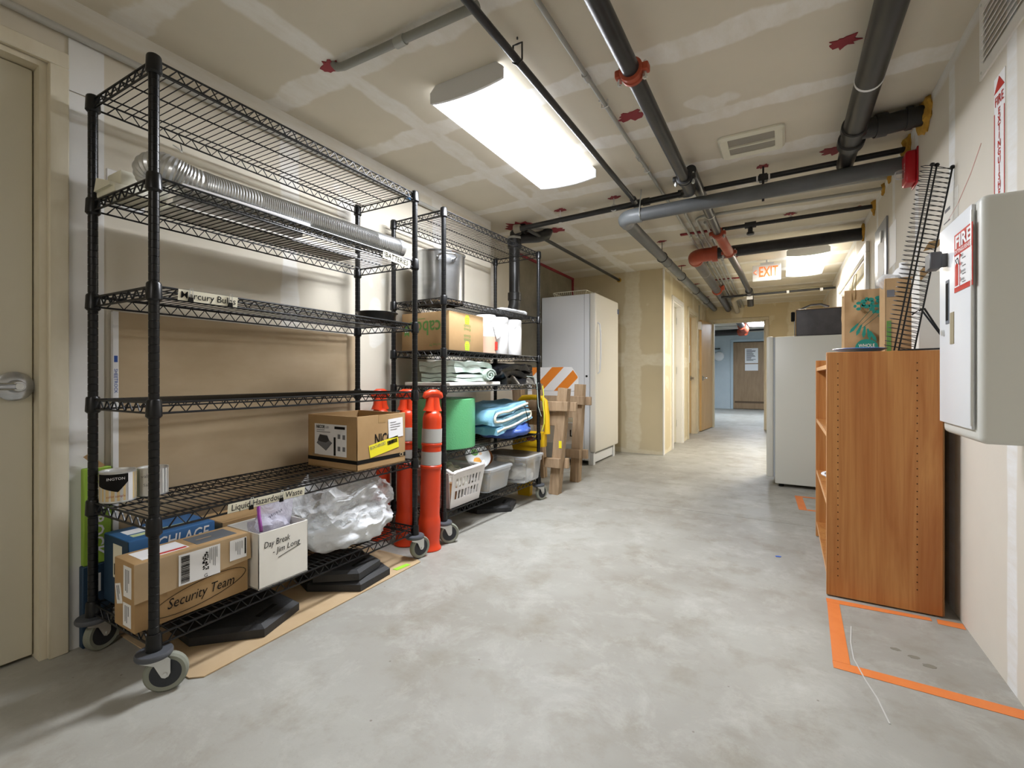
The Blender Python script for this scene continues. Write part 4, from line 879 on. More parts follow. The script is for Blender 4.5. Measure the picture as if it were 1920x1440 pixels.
rubber_base(-1.965, 1.09, .006, .265, .35, 'black rubber base alone on the cardboard under the long brown box')
rubber_base(-1.925, 1.60, .006, .26, .1, 'lower of two stacked black rubber bases under the plastic bags')
rubber_base(-1.905, 1.565, .0545, .215, .22, 'upper of two stacked black rubber bases under the plastic bags')
rubber_base(-2.0, 3.02, 0, .27, .35, 'black rubber base on the floor beneath the farther rack')
# ---- orange delineator posts
def delineator(x, y, lean, ang, rot, label):
    t = Thing('delineator_post', (x, y, 0), label, 'traffic post', 'orange delineator posts')
    M = Matrix.Translation((x, y, 0)) @ Matrix.Rotation(ang, 4, 'Z') @ Matrix.Rotation(lean, 4, 'Y') @ Matrix.Rotation(rot, 4, 'Z')
    b = t.p('tube', MB(M).lathe([(.07, .001), (.072, .005), (.07, .013), (.064, .02), (.06, .05), (.064, .12), (.063, .17), (.058, .19), (.057, .2), (.058, .47), (.0625, .475), (.0625, .485), (.058, .49), (.0565, .6), (.0605, .605), (.0605, .613), (.0565, .618), (.055, .73), (.055, .76), (.05, .785), (.038, .80), (.026, .805)], 32, (0, 0, 0)), M_or)
    for z0, z1 in ((.492, .568), (.62, .70)): t.p('reflective_band', MB(M).lathe([(.0592, z0), (.0588, z1)], 32, (0, 0, 0), cap=False), M_refl)
    t.p('handle', MB(M).tube([(0, -.024, .80), (0, -.02, .83), (0, -.018, .88)], [.034, .026, .022], 14).tube([(0, .024, .80), (0, .02, .83), (0, .018, .88)], [.034, .026, .022], 14).tube([(0, -.058, .878), (0, -.045, .893), (0, -.02, .905), (0, .02, .905), (0, .045, .893), (0, .058, .878)], [.011, .022, .024, .024, .022, .011], 14).bbox(-.016, .016, -.036, .036, .79, .90, .012, 3), M_or, b)
    return t, M
t, M = delineator(-1.785, 2.112, .03, 1.2, 1.57, 'orange traffic post standing in front between the two racks')
t.p('tape_strip', MB(M).prism([(-.006, .80), (.006, .80), (.008, .86), (.014, .9), (.004, .9), (-.004, .86)], (.0, -.031, 0), (1, 0, 0), (0, 0, 1), (0, -.002, 0)), M_yelst)
delineator(-1.955, 2.105, .02, 2.0, .3, 'orange traffic post in the middle of the gap between the racks')
delineator(-2.165, 2.105, .02, -1, .8, 'orange traffic post at the wall, its cap showing behind the open carton')

# ================================================================= farther rack contents
z = deck(Z2, 1)
t = Thing('stock_pot', (-1.985, 2.45, z), 'large stainless steel stock pot with loop handles', 'pot')
px, py = -1.985, 2.45
pb = t.p('pot', MB().lathe([(.16, 0), (.17, .008), (.171, .315), (.177, .322), (.178, .327), (.173, .329), (.168, .325), (.166, .02), (.001, .012)], 48, (px, py, z), cap=False), M_steel)
for a in (-.6, PI-.6):
    d = Vector((math.cos(a), math.sin(a), 0)); s_ = Vector((-d.y, d.x, 0)); c = Vector((px, py, z+.27))+d*.171
    hd = t.p('handle', MB().tube([c+s_*-.055, c+s_*-.06+d*.03+Vector((0, 0, .012)), c+s_*-.035+d*.05+Vector((0, 0, .022)), c+s_*.035+d*.05+Vector((0, 0, .022)), c+s_*.06+d*.03+Vector((0, 0, .012)), c+s_*.055], .0065, 10), M_steel, pb)
    for k in (-1, 1): t.p('rivet_plate', MB().cyl(c+s_*k*.055-d*.004, c+s_*k*.055+d*.006, .013, 12), M_steel, pb)
t = Thing('plastic_wrap', (-1.9, 3.15, z), 'flat clear plastic packet beside the pot on the farther rack', 'packet'); t.p('packet', blob((.16, .22, .022), (-1.89, 3.12, z+.018), 14, z+.001, 4, 4, .014, 12), M_poly)
t.p('label_print', MB().box(-1.95, -1.85, 3.0, 3.06, z+.036, z+.037), mat('blue_print', '6f86b8', .6))
z = deck(Z2, 2)
x0, x1, y0, y1, z1 = -2.165, -1.775, 2.29, 2.67, z+.245
t = Thing('tissue_carton', ((x0+x1)/2, (y0+y1)/2, z), 'brown carton with upside-down green lettering on the farther rack', 'box')
bd = t.p('body', MB().bbox(x0, x1, y0, y1, z, z1, .004, 2), M_card)
t.text('caboo', ((x0+x1)/2-.005, y0, z+.15), (-1, 0, 0), (0, 0, -1), .13, M_greenpr, bd, width=.27, bold=.012)
t.p('panda_badge', MB().prism([(-.02, -.045), (0, -.03), (.02, -.045), (.02, .035), (-.02, .035)], (x0+.045, y0, z+.14), R_, UP, (0, -.001, 0)), M_greenpr, bd); t.p('panda_face', rects((x0+.045, y0-.0012, z+.13), R_, UP, [(-.009, 0, .012, .016), (.009, 0, .012, .016)]), M_white, bd)
t.text('Tree Free TP', (x1-.1, y0, z+.038), (-1, 0, 0), (0, 0, -1), .024, M_greenpr, bd, width=.11); t.p('print_lines', lines(((x0+x1)/2, y0, z+.205), R_, UP, .2, .006, 1, .5), M_greenpr, bd)
for zz, rows in ((z+.205, 1), (z+.035, 1)):
    t.p('leaf_print', MB().prism([(-.022, -.028), (.022, -.028), (.026, .01), (.014, .03), (-.014, .03), (-.026, .01)], (x1, y0+.19, zz), F, UP, (.001, 0, 0)), mat('neon_green_print', 'b6e82f', .6), bd)
    t.p('leaf_dots', rects((x1+.001, y0+.19, zz), F, UP, [(-.012+.012*(i % 3), -.018+.013*(i//3), .005, .006) for i in range(9)]), M_greenpr, bd)
for zz, s_ in ((z+.165, 'Knock'), (z+.143, 'Knock'), (z+.1, 'Knock'), (z+.075, 'Knock')): t.text(s_, (x1, y0+.19, zz), (0, -1, 0), (0, 0, -1), .028, M_greenpr, bd, width=.075)
M_tow = mat('paper_towel', 'e6e6e6', .95, bump=.5, bs=120)
for i, (x, y, lab) in enumerate(((-1.84, 2.80, 'paper towel roll nearest the brown carton, wrapper torn'), (-1.835, 2.965, 'middle paper towel roll of the three upright ones'), (-1.825, 3.15, 'paper towel roll nearest the end of the farther rack'))):
    t = Thing('paper_towel_roll', (x, y, z), lab, 'paper towel', 'upright paper towel rolls'); t.p('roll', MB().lathe([(.02, 0), (.07, 0), (.073, .004), (.073, .268), (.069, .274), (.02, .274), (.02, .0)], 30, (x, y, z), cap=False), M_tow)
    t.p('core', MB().lathe([(.02, .0), (.02, .273)], 16, (x, y, z), cap=False), M_card)
    if i == 0:
        t.p('torn_wrapper', MB().lathe([(.0745, .0), (.0745, .12)], 30, (x, y, z), cap=False), mat('printed_film', 'c9a58f', .4))
        t.p('loose_sheet', MB().prism([(-.05, .04), (.03, .05), (.075, .01), (.03, -.05), (.0, -.06), (-.02, -.03)], (x+.078, y+.02, z+.165), F, UP, (.003, 0, 0)), M_tow)
        t.p('red_print', rect((x+.0755, y+.02, z+.055), F, UP, .035, .06), M_signred)
single('grey_carton', MB().bbox(-2.12, -1.95, 3.0, 3.3, z, z+.25, .005, 1), mat('dark_grey_carton', '55575a', .7), (-2.0, 3.15, z), 'dark grey carton behind the paper towel rolls', 'box')
# fourth shelf
z = deck(Z2, 3)
single('white_board', MB().bbox(-2.12, -1.755, 2.27, 2.86, z, z+.022, .003, 1), M_whitebox, (-1.94, 2.56, z), 'flat white board under the folded pale green cloth', 'board')
def serp(w, h, n, r=1.0, jit=.004, seed=1):
    rnd = random.Random(seed); th = h/n; pts = []
    for i in range(n):
        zc = th*(i+.5); a, b = (-w/2+th*.5, w/2-th*.5*rnd.uniform(.8, 2.5))
        if i % 2: a, b = b, a
        row = [(a+(b-a)*k/6, zc+rnd.uniform(-jit, jit)*.5) for k in range(7)]
        pts += row
        if i < n-1:
            sg = 1 if b > a else -1
            pts += [(b+sg*th*.45*math.sin(q), zc+th*.5-th*.5*math.cos(q)) for q in (PI*.3, PI*.5, PI*.7)]
    return pts
zz = z+.023
t = Thing('folded_cloth', (-1.94, 2.56, zz), 'folded pale green sheet on the white board, fourth shelf', 'cloth')
t.p('lower_fold', MB().ribbon(serp(.42, .05, 2, seed=2), .021, (-2.06, 2.56, zz), (0, 1, 0), (0, 0, 1), (.29, 0, 0), 12, .016, 1), M_sheet, sharp=70)
t.p('upper_fold', MB().ribbon(serp(.45, .082, 2, jit=.01, seed=5), .036, (-2.07, 2.555, zz+.055), (0, 1, 0), (0, 0, 1), (.295, 0, .0), 12, .022, 4), M_sheet, sharp=70)
t.p('rolled_end', MB().ribbon([(.075*(1-i/26)*math.cos(i*.62), .045*(1-i/26)*math.sin(i*.62)) for i in range(24)], .009, (-1.79, 2.72, zz+.045), (0, 1, 0), (0, 0, 1), (.045, 0, 0), 5, .008, 7), M_sheet, sharp=70)
t = Thing('folded_tarp', (-1.9, 3.08, z), 'folded glossy black tarp tied with string on the fourth shelf', 'tarp')
t.p('tarp', MB().ribbon(serp(.46, .14, 3, jit=.03, seed=9), .042, (-2.1, 3.11, z+.004), (0, 1, 0), (0, 0, 1), (.37, 0, 0), 14, .045, 2), M_tarp, sharp=70)
t.p('string', MB().tube([(-1.722, 3.2, z+.06), (-1.70, 3.27, z+.055), (-1.69, 3.3, z+.04), (-1.685, 3.31, z-.06), (-1.68, 3.315, z-.18), (-1.665, 3.34, z-.26)], .0025, 6), M_sheet); t.p('grommet', MB().lathe([(.006, 0), (.012, .002), (.012, .004), (.006, .005)], 14, (-1.728, 3.23, z+.115), (1, 0, .4)), M_zinc)
# fifth shelf
z = deck(Z2, 4)
t = Thing('bubble_wrap_roll', (-1.955, 2.48, z), 'fat upright roll of green bubble wrap', 'roll')
t.p('roll', MB().lathe([(.04, 0), (.196, 0), (.2, .004), (.2, .316), (.196, .32), (.04, .32), (.04, 0)], 56, (-1.955, 2.48, z), cap=False), M_green); 
t.p('core', MB().lathe([(.04, .001), (.04, .319)], 20, (-1.955, 2.48, z), cap=False), M_card)
t = Thing('moving_blanket', (-1.9, 3.02, z), 'light blue quilted moving blanket with white binding, folded', 'blanket')
pth = serp(.54, .17, 3, jit=.015, seed=4)
t.p('blanket', MB().ribbon(pth, .05, (-2.12, 2.99, z+.085), (0, 1, .12), (0, 0, 1), (.40, 0, .0), 14, .028, 3), M_blue, sharp=70)
t.p('binding', MB().tube([(-1.715, 2.99+a, z+.085+a*.12+b) for a, b in pth], .009, 8), M_label)
t.p('cord', MB().tube([(-1.98, 3.1, z+.265), (-1.8, 3.12, z+.262), (-1.70, 3.13, z+.235), (-1.685, 3.14, z+.16), (-1.675, 3.15, z+.08)], .003, 6), M_ink)
t = Thing('nylon_bundle', (-1.9, 3.12, z), 'dark blue nylon bundle under the moving blanket', 'bundle'); t.p('bundle', blob((.21, .25, .055), (-1.88, 3.12, z+.055), 12, z+.001, 5, 11, .02, 9), M_dblue)
# bottom shelf: basket and totes
z = deck(Z2, 5)
def basket(x0, x1, y0, y1, z0, h, label):
    t = Thing('laundry_basket', ((x0+x1)/2, (y0+y1)/2, z0), label, 'basket')
    def wall(p, q, n, cols, nm):
        p, q, n = Vector(p), Vector(q), Vector(n).normalized(); L = (q-p).length; r = (q-p).normalized(); mb = MB()
        out = .04
        def P(s, zz): k = zz/h; return p+r*s+n*(out*k)+r*((.5-s/L)*-2*out*k*.5)+Vector((0, 0, zz))
        def quad(s0, s1, a, b):
            vs = [P(s0, a), P(s1, a), P(s1, b), P(s0, b)]; vs += [v-n*.003 for v in vs]
            mb.add([tuple(v) for v in vs], [(0, 1, 2, 3), (7, 6, 5, 4), (0, 4, 5, 1), (1, 5, 6, 2), (2, 6, 7, 3), (3, 7, 4, 0)])
        rows = [(0, .05), (.105, .125), (.185, h)]
        for a, b in rows: quad(0, L, a, b)
        m = .03; sw = (L-2*m)/cols
        for a, b in ((.05, .105), (.125, .185)):
            quad(0, m, a, b); quad(L-m, L, a, b)
            for i in range(cols+1):
                s = m+i*sw; quad(max(0, s-sw*.18), min(L, s+sw*.18), a, b)
        t.p(nm, mb, M_basket)
    wall((x1, y0, z0), (x1, y1, z0), (1, 0, 0), 8, 'side_wall'); wall((x0, y0, z0), (x1, y0, z0), (0, -1, 0), 10, 'side_wall'); wall((x0, y1, z0), (x0, y0, z0), (-1, 0, 0), 8, 'side_wall'); wall((x1, y1, z0), (x0, y1, z0), (0, 1, 0), 10, 'side_wall')
    t.p('base', MB().box(x0, x1, y0, y1, z0, z0+.004), M_basket)
    rr = [(a, b, z0+h+.004+.012*math.sin(i*.8)) for i, (a, b) in enumerate(rrect(x0-.035, x1+.035, y0-.03, y1+.03, .04, 5))]; t.p('rim', MB().tube(rr, .011, 10, True), M_basket)
    return t
basket(-2.12, -1.775, 2.30, 2.615, z, .228, 'white slotted laundry basket on the bottom of the farther rack')
t = Thing('basket_linen', (-1.95, 2.46, z+.01), 'crumpled white linen heaped in the laundry basket', 'linen'); t.p('linen', blob((.145, .13, .1), (-1.945, 2.46, z+.14), 20, z+.01, 5, 6, .022, 14), mat('white_linen', 'd8d8d2', .9, var='b9a98a', vs=9))
single('glass_jar', MB().lathe([(.03, 0), (.035, .005), (.035, .11), (.025, .125), (.025, .14)], 18, (-1.81, 2.36, z+.006)), mat('brown_jar', '9a6a3c', .3), (-1.81, 2.36, z), 'small brown jar seen through the basket slots', 'jar')
def plate(c, n, r, m, label, prints):
    c, n = Vector(c), Vector(n).normalized(); t = Thing('paper_plate', c, label, 'plate'); t.p('plate', MB().lathe([(.002, 0), (r*.68, .0), (r*.8, .006), (r, .016), (r*1.01, .013), (r*.8, .003), (r*.68, -.003), (.002, -.003)], 36, c, n, cap=False), m)
    r_ = Vector((0, 1, 0)); u_ = n.cross(r_).normalized(); r_ = u_.cross(n)
    for (a, b, s_, mm) in prints: t.p('print_motif', MB().prism([(a+s_*math.cos(q*PI/5)*(1+.2*(q % 2)), b+s_*math.sin(q*PI/5)) for q in range(10)], c+n*.001, r_, u_, n*.001), mm)
plate((-1.86, 2.72, z+.255), (.75, -.45, .65), .095, M_white, 'white paper plate printed with a cucumber and orange fruit', [(.0, .035, .026, M_greenpr), (-.02, -.03, .028, mat('orange_print', 'e9a43f', .6)), (.035, .01, .012, mat('peach_print', 'e6c3a0', .6))])
plate((-1.9, 2.83, z+.235), (.7, -.4, .7), .085, mat('brown_plate', '9b5a2a', .5), 'brown rimmed plate tucked behind the printed paper plate', [])
def tote(x0, x1, y0, y1, z0, h, label, lidm, group=None):
    t = Thing('storage_tote', ((x0+x1)/2, (y0+y1)/2, z0), label, 'container'); mb = MB(); n = 6
    def ringp(k, ins): return rrect(x0+ins, x1-ins, y0+ins, y1-ins, .045, n)
    lv = [(0, .03), (.01, .02), (h*.75, .006), (h*.76, .0), (h-.006, -.002)]
    for (za, ia), (zb, ib) in zip(lv, lv[1:]): ring(mb, ringp(0, ia), z0+za, ringp(0, ib), z0+zb)
    mb.add([(a, b, z0+.001) for a, b in ringp(0, .03)], [tuple(range(len(ringp(0, .03))))])
    t.p('bin', mb, M_clear)
    ld = MB(); A, B, Cc = rrect(x0-.012, x1+.012, y0-.012, y1+.012, .05, n), rrect(x0+.012, x1-.012, y0+.012, y1-.012, .04, n), None
    ring(ld, A, z0+h-.012, A, z0+h+.002); ring(ld, A, z0+h+.002, B, z0+h+.008); k = len(B); t.p('lid_rim', ld, M_clear)
    t.p('lid', MB().add([(a, b, z0+h+.007) for a, b in B], [tuple(range(k))]), lidm); return t
tote(-2.08, -1.755, 2.70, 3.04, z, .165, 'small clear lidded container between the basket and the big tote', M_clear)
single('packaged_goods', MB().bbox(-2.04, -1.80, 2.76, 2.99, z+.004, z+.12, .006, 2), mat('tan_packet', 'b9a06a', .6, var='8c9098', vs=14), (-1.92, 2.88, z), 'tan packets inside the small clear container', 'packet')
tote(-2.09, -1.675, 3.085, 3.40, z, .20, 'large clear tote with a dusty dark lid at the end of the rack', mat('dusty_lid', '6d6455', .7, var='564e42', vs=6))
single('jar_lid', MB().lathe([(.04, 0), (.045, .004), (.045, .012), (.02, .016)], 24, (-1.705, 3.2, z+.06), (1, -.1, .1)), M_clear, (-1.705, 3.2, z+.06), 'round clear lid inside the large clear tote', 'lid')
single('paper_scraps', blob((.13, .11, .06), (-1.87, 3.24, z+.065), 20, z+.004, 4, 9, .02, 15), M_whitebox, (-1.87, 3.24, z), 'white scraps of paper inside the large clear tote', 'paper')

# ================================================================= between farther rack and refrigerator
t = Thing('mop_wringer', (-1.86, 3.48, 0), 'yellow plastic mop wringer with an arched handle behind the farther rack', 'mop wringer')
t.p('chute', MB().prism([(-.06, 0), (.05, 0), (.07, .30), (.14, .42), (-.12, .42), (-.085, .30)], (-1.89, 3.465, 0), (1, 0, 0), (0, 0, 1), (0, .05, 0)), M_yel)
t.p('body', MB().bbox(-2.0, -1.70, 3.455, 3.52, .42, .545, .008, 2), M_yel)
t.p('handle', MB().tube([(-1.975, 3.487, .53), (-1.965, 3.487, .68), (-1.94, 3.487, .80), (-1.915, 3.487, .825), (-1.82, 3.487, .832), (-1.735, 3.487, .825), (-1.705, 3.487, .80), (-1.69, 3.487, .68), (-1.685, 3.487, .53)], [.026, .026, .024, .022, .022, .022, .024, .026, .026], 12), M_yel)
t.p('badge', MB().prism([(.045*math.cos(a), .02*math.sin(a)) for a in [i*PI/10 for i in range(20)]], (-1.82, 3.4545, .485), (1, 0, 0), (0, 0, 1), (0, -.001, 0)), mat('dark_red_badge', '6e2a1c', .6))
def beam(mb, a, b, w, d):
    """square-cut board from a to b, w wide (y) and d deep (perpendicular)"""
    a, b = Vector(a), Vector(b); ax = (b-a).normalized(); yv = Vector((0, 1, 0)); yv = (yv-ax*yv.dot(ax)).normalized(); s_ = ax.cross(yv)
    vs = [p+yv*i*w/2+s_*j*d/2 for p in (a, b) for i, j in ((-1, -1), (1, -1), (1, 1), (-1, 1))]
    return mb.add([tuple(v) for v in vs], [(3, 2, 1, 0), (4, 5, 6, 7), (0, 1, 5, 4), (1, 2, 6, 5), (2, 3, 7, 6), (3, 0, 4, 7)])
def sawhorse(y, xb, xt, xl, zt, label):
    t = Thing('sawhorse', ((xb+xl)/2, y, 0), label, 'sawhorse', 'folded wooden sawhorses')
    for k, dy in enumerate((0, .043)):
        t.p('leg', beam(MB(), (xb, y+dy, 0), (xt, y+dy, zt), .038, .085), M_wood)
        t.p('leg', beam(MB(), (xl+.02, y+dy, 0), (xl-.03, y+dy, zt), .038, .085), M_wood)
    t.p('top_rail', MB().bbox(xl-.06, xt+.06, y-.062, y-.02, zt-.19, zt-.11, .003, 1), M_wood)
    t.p('back_rail', MB().bbox(xl-.06, xt+.085, y+.066, y+.104, zt-.2, zt-.12, .003, 1), M_wood)
    t.p('brace_board', MB().bbox(xl-.02, xt-.02, y-.018, y+.02, zt-.32, zt-.2, .003, 1), M_wood)
    t.p('spreader', MB().bbox(xb-.07, xb+.075, y-.062, y-.02, .235, .315, .003, 1), M_wood)
    t.p('spreader', MB().bbox(xb-.04, xb+.1, y+.066, y+.104, .215, .3, .003, 1), M_wood)
    return t
t = sawhorse(3.63, -1.69, -1.60, -2.02, .905, 'wooden sawhorse nearer the farther rack')
t.p('paint_mark', MB().box(-1.635, -1.61, 3.608, 3.6115, .40, .46), M_yelst)
sawhorse(4.16, -1.72, -1.67, -2.1, .93, 'wooden sawhorse standing against the white refrigerator')
# striped barricade
t = Thing('barricade', (-2.1, 4.55, 0), 'folding barricade with an orange and white striped panel', 'barricade')
x0, x1, zb, zt = -2.42, -1.835, .855, 1.105
panel = [(x0, zb), (x1, zb), (x1, zt-.10), (x1-.075, zt), (x0, zt)]
pn = t.p('panel', MB().prism(panel, (0, 4.52, 0), (1, 0, 0), (0, 0, 1), (0, .02, 0)), M_white)
def clip(poly, a, b):
    # keep points with a <= (x - z) <= b
    def half(P, f):
        out = []
        for i, p in enumerate(P):
            q = P[(i+1) % len(P)]; fp, fq = f(p), f(q)
            if fp >= 0: out.append(p)
            if fp*fq < 0: k = fp/(fp-fq); out.append((p[0]+(q[0]-p[0])*k, p[1]+(q[1]-p[1])*k))
        return out
    return half(half(poly, lambda p: (p[0]-p[1])-a), lambda p: b-(p[0]-p[1]))
for a in (-3.5, -3.23, -2.96, -2.82+.09):
    s_ = clip([(p[0], p[1]) for p in panel], a, a+.135)
    if len(s_) > 2: t.p('stripe', MB().prism(s_, (0, 4.5195, 0), (1, 0, 0), (0, 0, 1), (0, -.0012, 0)), mat('barricade_orange', 'e48426', .5), pn)
t.p('rail', MB().bbox(x0, x1-.02, 4.515, 4.545, .785, .85, .003, 1), M_white)
t.p('lower_panel', MB().bbox(x0, x1-.03, 4.52, 4.545, .30, .52, .003, 1), M_white); t.p('lower_panel', MB().bbox(x0, x1-.03, 4.524, 4.545, .53, .70, .003, 1), M_label)
for x in (x0+.02, x1-.06): t.p('leg', MB().bbox(x, x+.04, 4.548, 4.58, 0, 1.02, .004, 1), M_white)
t.text('L', (-1.90, 4.519, .41), (1, 0, 0), (0, 0, 1), .1, M_ink, None, width=.05, bold=.01)
# tall white refrigerator in the alcove
fx0, fx1, fy0, fy1 = -2.49, -1.89, 5.0, 5.84
t = Thing('refrigerator', (-2.18, 5.42, 0), 'tall white upright refrigerator standing in the alcove', 'refrigerator')
t.p('cabinet', MB().bbox(fx0, fx1, fy0, fy1, .05, 1.945, .012, 2), M_fridge)
dr = t.p('door', MB().bbox(fx1+.006, fx1+.075, fy0-.002, fy1+.002, .15, 1.95, .016, 3), mat('appliance_door_white', 'e4e1d8', .35))
t.p('handle', MB().tube([(fx1+.075, fy0+.07, 1.62), (fx1+.10, fy0+.07, 1.60), (fx1+.11, fy0+.07, 1.5), (fx1+.112, fy0+.07, 1.25), (fx1+.10, fy0+.07, 1.06), (fx1+.075, fy0+.07, 1.04)], .009, 8), M_fridge, dr)
t.p('lock', MB().lathe([(.012, 0), (.012, .006)], 14, (fx1-.03, fy0, 1.01), (0, -1, 0)), M_ink); t.p('badge', MB().box(fx1+.075, fx1+.078, fy0+.14, fy0+.2, 1.51, 1.54), M_zinc, dr); t.p('hinge', MB().box(fx1+.02, fx1+.08, fy1-.04, fy1+.006, 1.80, 1.86), mat('hinge_blue', '5d6b8a', .5), dr)
t.p('kick_plate', MB().bbox(fx1-.03, fx1+.03, fy0+.05, fy1-.05, .02, .12, .004, 1), M_fridge)
for y in (fy0+.03, fy1-.1): t.p('foot', MB().box(fx1-.02, fx1+.04, y, y+.06, 0, .14), M_fridge)
t.p('seam', MB().box(fx1-.06, fx1-.057, fy0-.001, fy0+.002, .05, 1.94), M_inkg)
t = Thing('wire_basket', (-2.15, 5.25, 1.945), 'shallow white wire basket on top of the tall refrigerator', 'basket'); bz = 1.946
t.p('rim', MB().tube([(a, b, bz+.05) for a, b in rrect(-2.36, -1.94, 5.04, 5.5, .03, 4)], .004, 6, True).tube([(a, b, bz+.004) for a, b in rrect(-2.34, -1.96, 5.06, 5.48, .03, 4)], .004, 6, True), M_vent)
wm = MB()
for i in range(17): wm.tube([(-2.36+.42*i/16, 5.04, bz+.05), (-2.34+.38*i/16, 5.06, bz+.004), (-2.34+.38*i/16, 5.48, bz+.004), (-2.36+.42*i/16, 5.5, bz+.05)], .002, 5)
for i in range(12): wm.tube([(-2.36, 5.06+.42*i/11, bz+.05), (-2.34, 5.07+.4*i/11, bz+.003), (-1.96, 5.07+.4*i/11, bz+.003), (-1.94, 5.06+.42*i/11, bz+.05)], .002, 5)
t.p('grid_wires', wm, M_vent, kind='stuff')

# ================================================================= right side
t = Thing('freezer', (.22, 5.2, 0), 'putty white upright freezer beyond the bookcase', 'freezer')
gx0, gx1, gy0, gy1, gz = -.06, .58, 4.89, 5.5, 1.367
t.p('cabinet', MB().bbox(gx0, gx1, gy0, gy1, .03, gz, .01, 2), M_fridge2)
dr = t.p('door', MB().bbox(gx0-.068, gx0-.012, gy0+.002, gy1, .085, gz+.004, .012, 2), M_fridge2); t.p('gasket', MB().box(gx0-.013, gx0+.001, gy0+.012, gy1-.01, .09, gz-.004), mat('gasket_grey', '9da3a8', .6), dr)
for y in (gy0+.05, gy1-.05): 
    for x in (gx0+.05, gx1-.05): t.p('foot', MB().lathe([(.02, 0), (.02, .031)], 12, (x, y, 0)), M_ink)
t = Thing('cooler_bag', (.2, 5.25, gz), 'charcoal nylon insulated bag on top of the freezer', 'bag')
bx0, bx1, by0, by1 = .10, .47, 5.06, 5.42
bd = t.p('body', MB().bbox(bx0, bx1, by0, by1, gz+.005, gz+.262, .02, 3), M_nylon)
t.p('piping', MB().tube([(bx0+.006, by0-.001, gz+.01), (bx0+.006, by0-.001, gz+.255), (bx1-.006, by0-.001, gz+.258), (bx1-.006, by0-.001, gz+.01)], .004, 6), M_kraft, bd)
t.p('strap', MB().ribbon([(-.12, 0), (-.08, .02), (-.02, .045), (.06, .048), (.12, .02)], .012, (bx0+.15, by0+.1, gz+.262), (1, 0, 0), (0, 0, 1), (0, .06, 0), 3, .004, 2), M_nylon, bd)
t.p('buckle', MB().bbox(bx0-.03, bx0, by0+.1, by0+.14, gz+.16, gz+.25, .006, 1), M_ink, bd)
# bookcase
Mb = Matrix.Translation((.175, 2.57, 0)) @ Matrix.Rotation(math.radians(-.4), 4, 'Z')
BH, BD, BL = 1.113, .40, .93
t = Thing('bookcase', (.38, 3.04, 0), 'cherry laminate bookcase seen from its side panel', 'bookcase')
sp = t.p('side_panel', MB(Mb).bbox(0, BD, 0, .02, .006, BH, .0015, 1), M_cherry)
t.p('edge_band', MB(Mb).box(-.0012, .0, .0005, .0195, .007, BH-.001), M_edge, sp)
sp2 = t.p('side_panel', MB(Mb).bbox(0, BD, BL-.02, BL, .006, BH-.01, .0015, 1), M_cherry); t.p('edge_band', MB(Mb).box(-.0012, 0, BL-.0195, BL-.0005, .007, BH-.012), M_edge, sp2)
hl = MB(Mb)
for x in (.042, .318):
    for i in range(31): hl.lathe([(.0028, 0), (.0028, .0008)], 6, (x, -.0002, .1+i*.032), (0, -1, 0))
t.p('pin_holes', hl, mat('pin_hole', '3a1e0c', .9), sp, kind='stuff')
for k, zz in enumerate((.075, .40, .72, BH-.075)):
    s_ = t.p('shelf', MB(Mb).bbox(.004, BD-.01, .02, BL-.02, zz, zz+.02, .001, 1), M_cherry); t.p('edge_band', MB(Mb).box(.0028, .004, .02, BL-.02, zz, zz+.02), M_edge, s_)
t.p('toe_board', MB(Mb).box(.03, .045, .02, BL-.02, .006, .075), M_cherry)
t.p('back_board', MB(Mb).box(BD, BD+.006, .004, BL-.004, .008, BH-.004), mat('hardboard_back', '8a6238', .8))
t = Thing('basin', (.17, 2.84, .42), 'white plastic bowl on the bookcase shelf', 'bowl'); t.p('bowl', MB().lathe([(.05, 0), (.055, .002), (.105, .09), (.118, .094), (.118, .097), (.104, .097), (.05, .008), (.001, .006)], 32, (.285, 2.80, .421), cap=False), M_white)
single('small_camera', MB().bbox(.235, .30, 2.93, 3.02, .7405, .79, .008, 2).lathe([(.02, 0), (.02, .02)], 14, (.24, 2.975, .765), (-1, 0, 0)), mat('dark_gadget', '37373a', .4), (.27, 2.97, .74), 'small dark gadget on the upper bookcase shelf', 'gadget')
# on the bookcase
TZ = BH
t = Thing('blue_tray', (.30, 2.72, TZ), 'flat blue plastic plate at the front of the bookcase top', 'plate'); t.p('plate', MB().lathe([(.001, .001), (.07, .001), (.10, .016), (.106, .018), (.1, .02), (.07, .004), (.001, .004)], 36, (.31, 2.70, TZ), cap=False), mat('blue_plastic', '4f8fe6', .35))
t = Thing('grocery_bag', (.40, 3.23, TZ), 'brown paper grocery bag printed with teal herbs', 'bag')
gx0, gx1, gy0, gy1, gh = .295, .50, 3.14, 3.28, .36
def bagwall(p, q, h, seed, n=12, m=12, lean=0):
    p, q = Vector(p), Vector(q); vs = []; fs = []; nrm = (q-p).cross(Vector((0, 0, 1))).normalized()
    for j in range(m+1):
        for i in range(n+1):
            b = p.lerp(q, i/n)+Vector((0, 0, h*j/m)); k = math.sin(PI*i/n)*math.sin(PI*j/m*.95)
            d = noise.noise(Vector((i*.4, j*.45, seed)))*.022*k+nrm.dot(nrm)*lean*j/m
            vs.append(tuple(b+nrm*d))
    for j in range(m):
        for i in range(n): a = j*(n+1)+i; fs.append((a, a+1, a+n+2, a+n+1))
    return MB().add(vs, fs)
fw = t.p('front_face', bagwall((gx0, gy0, TZ+.001), (gx1, gy0, TZ+.001), gh, 1), M_kraft)
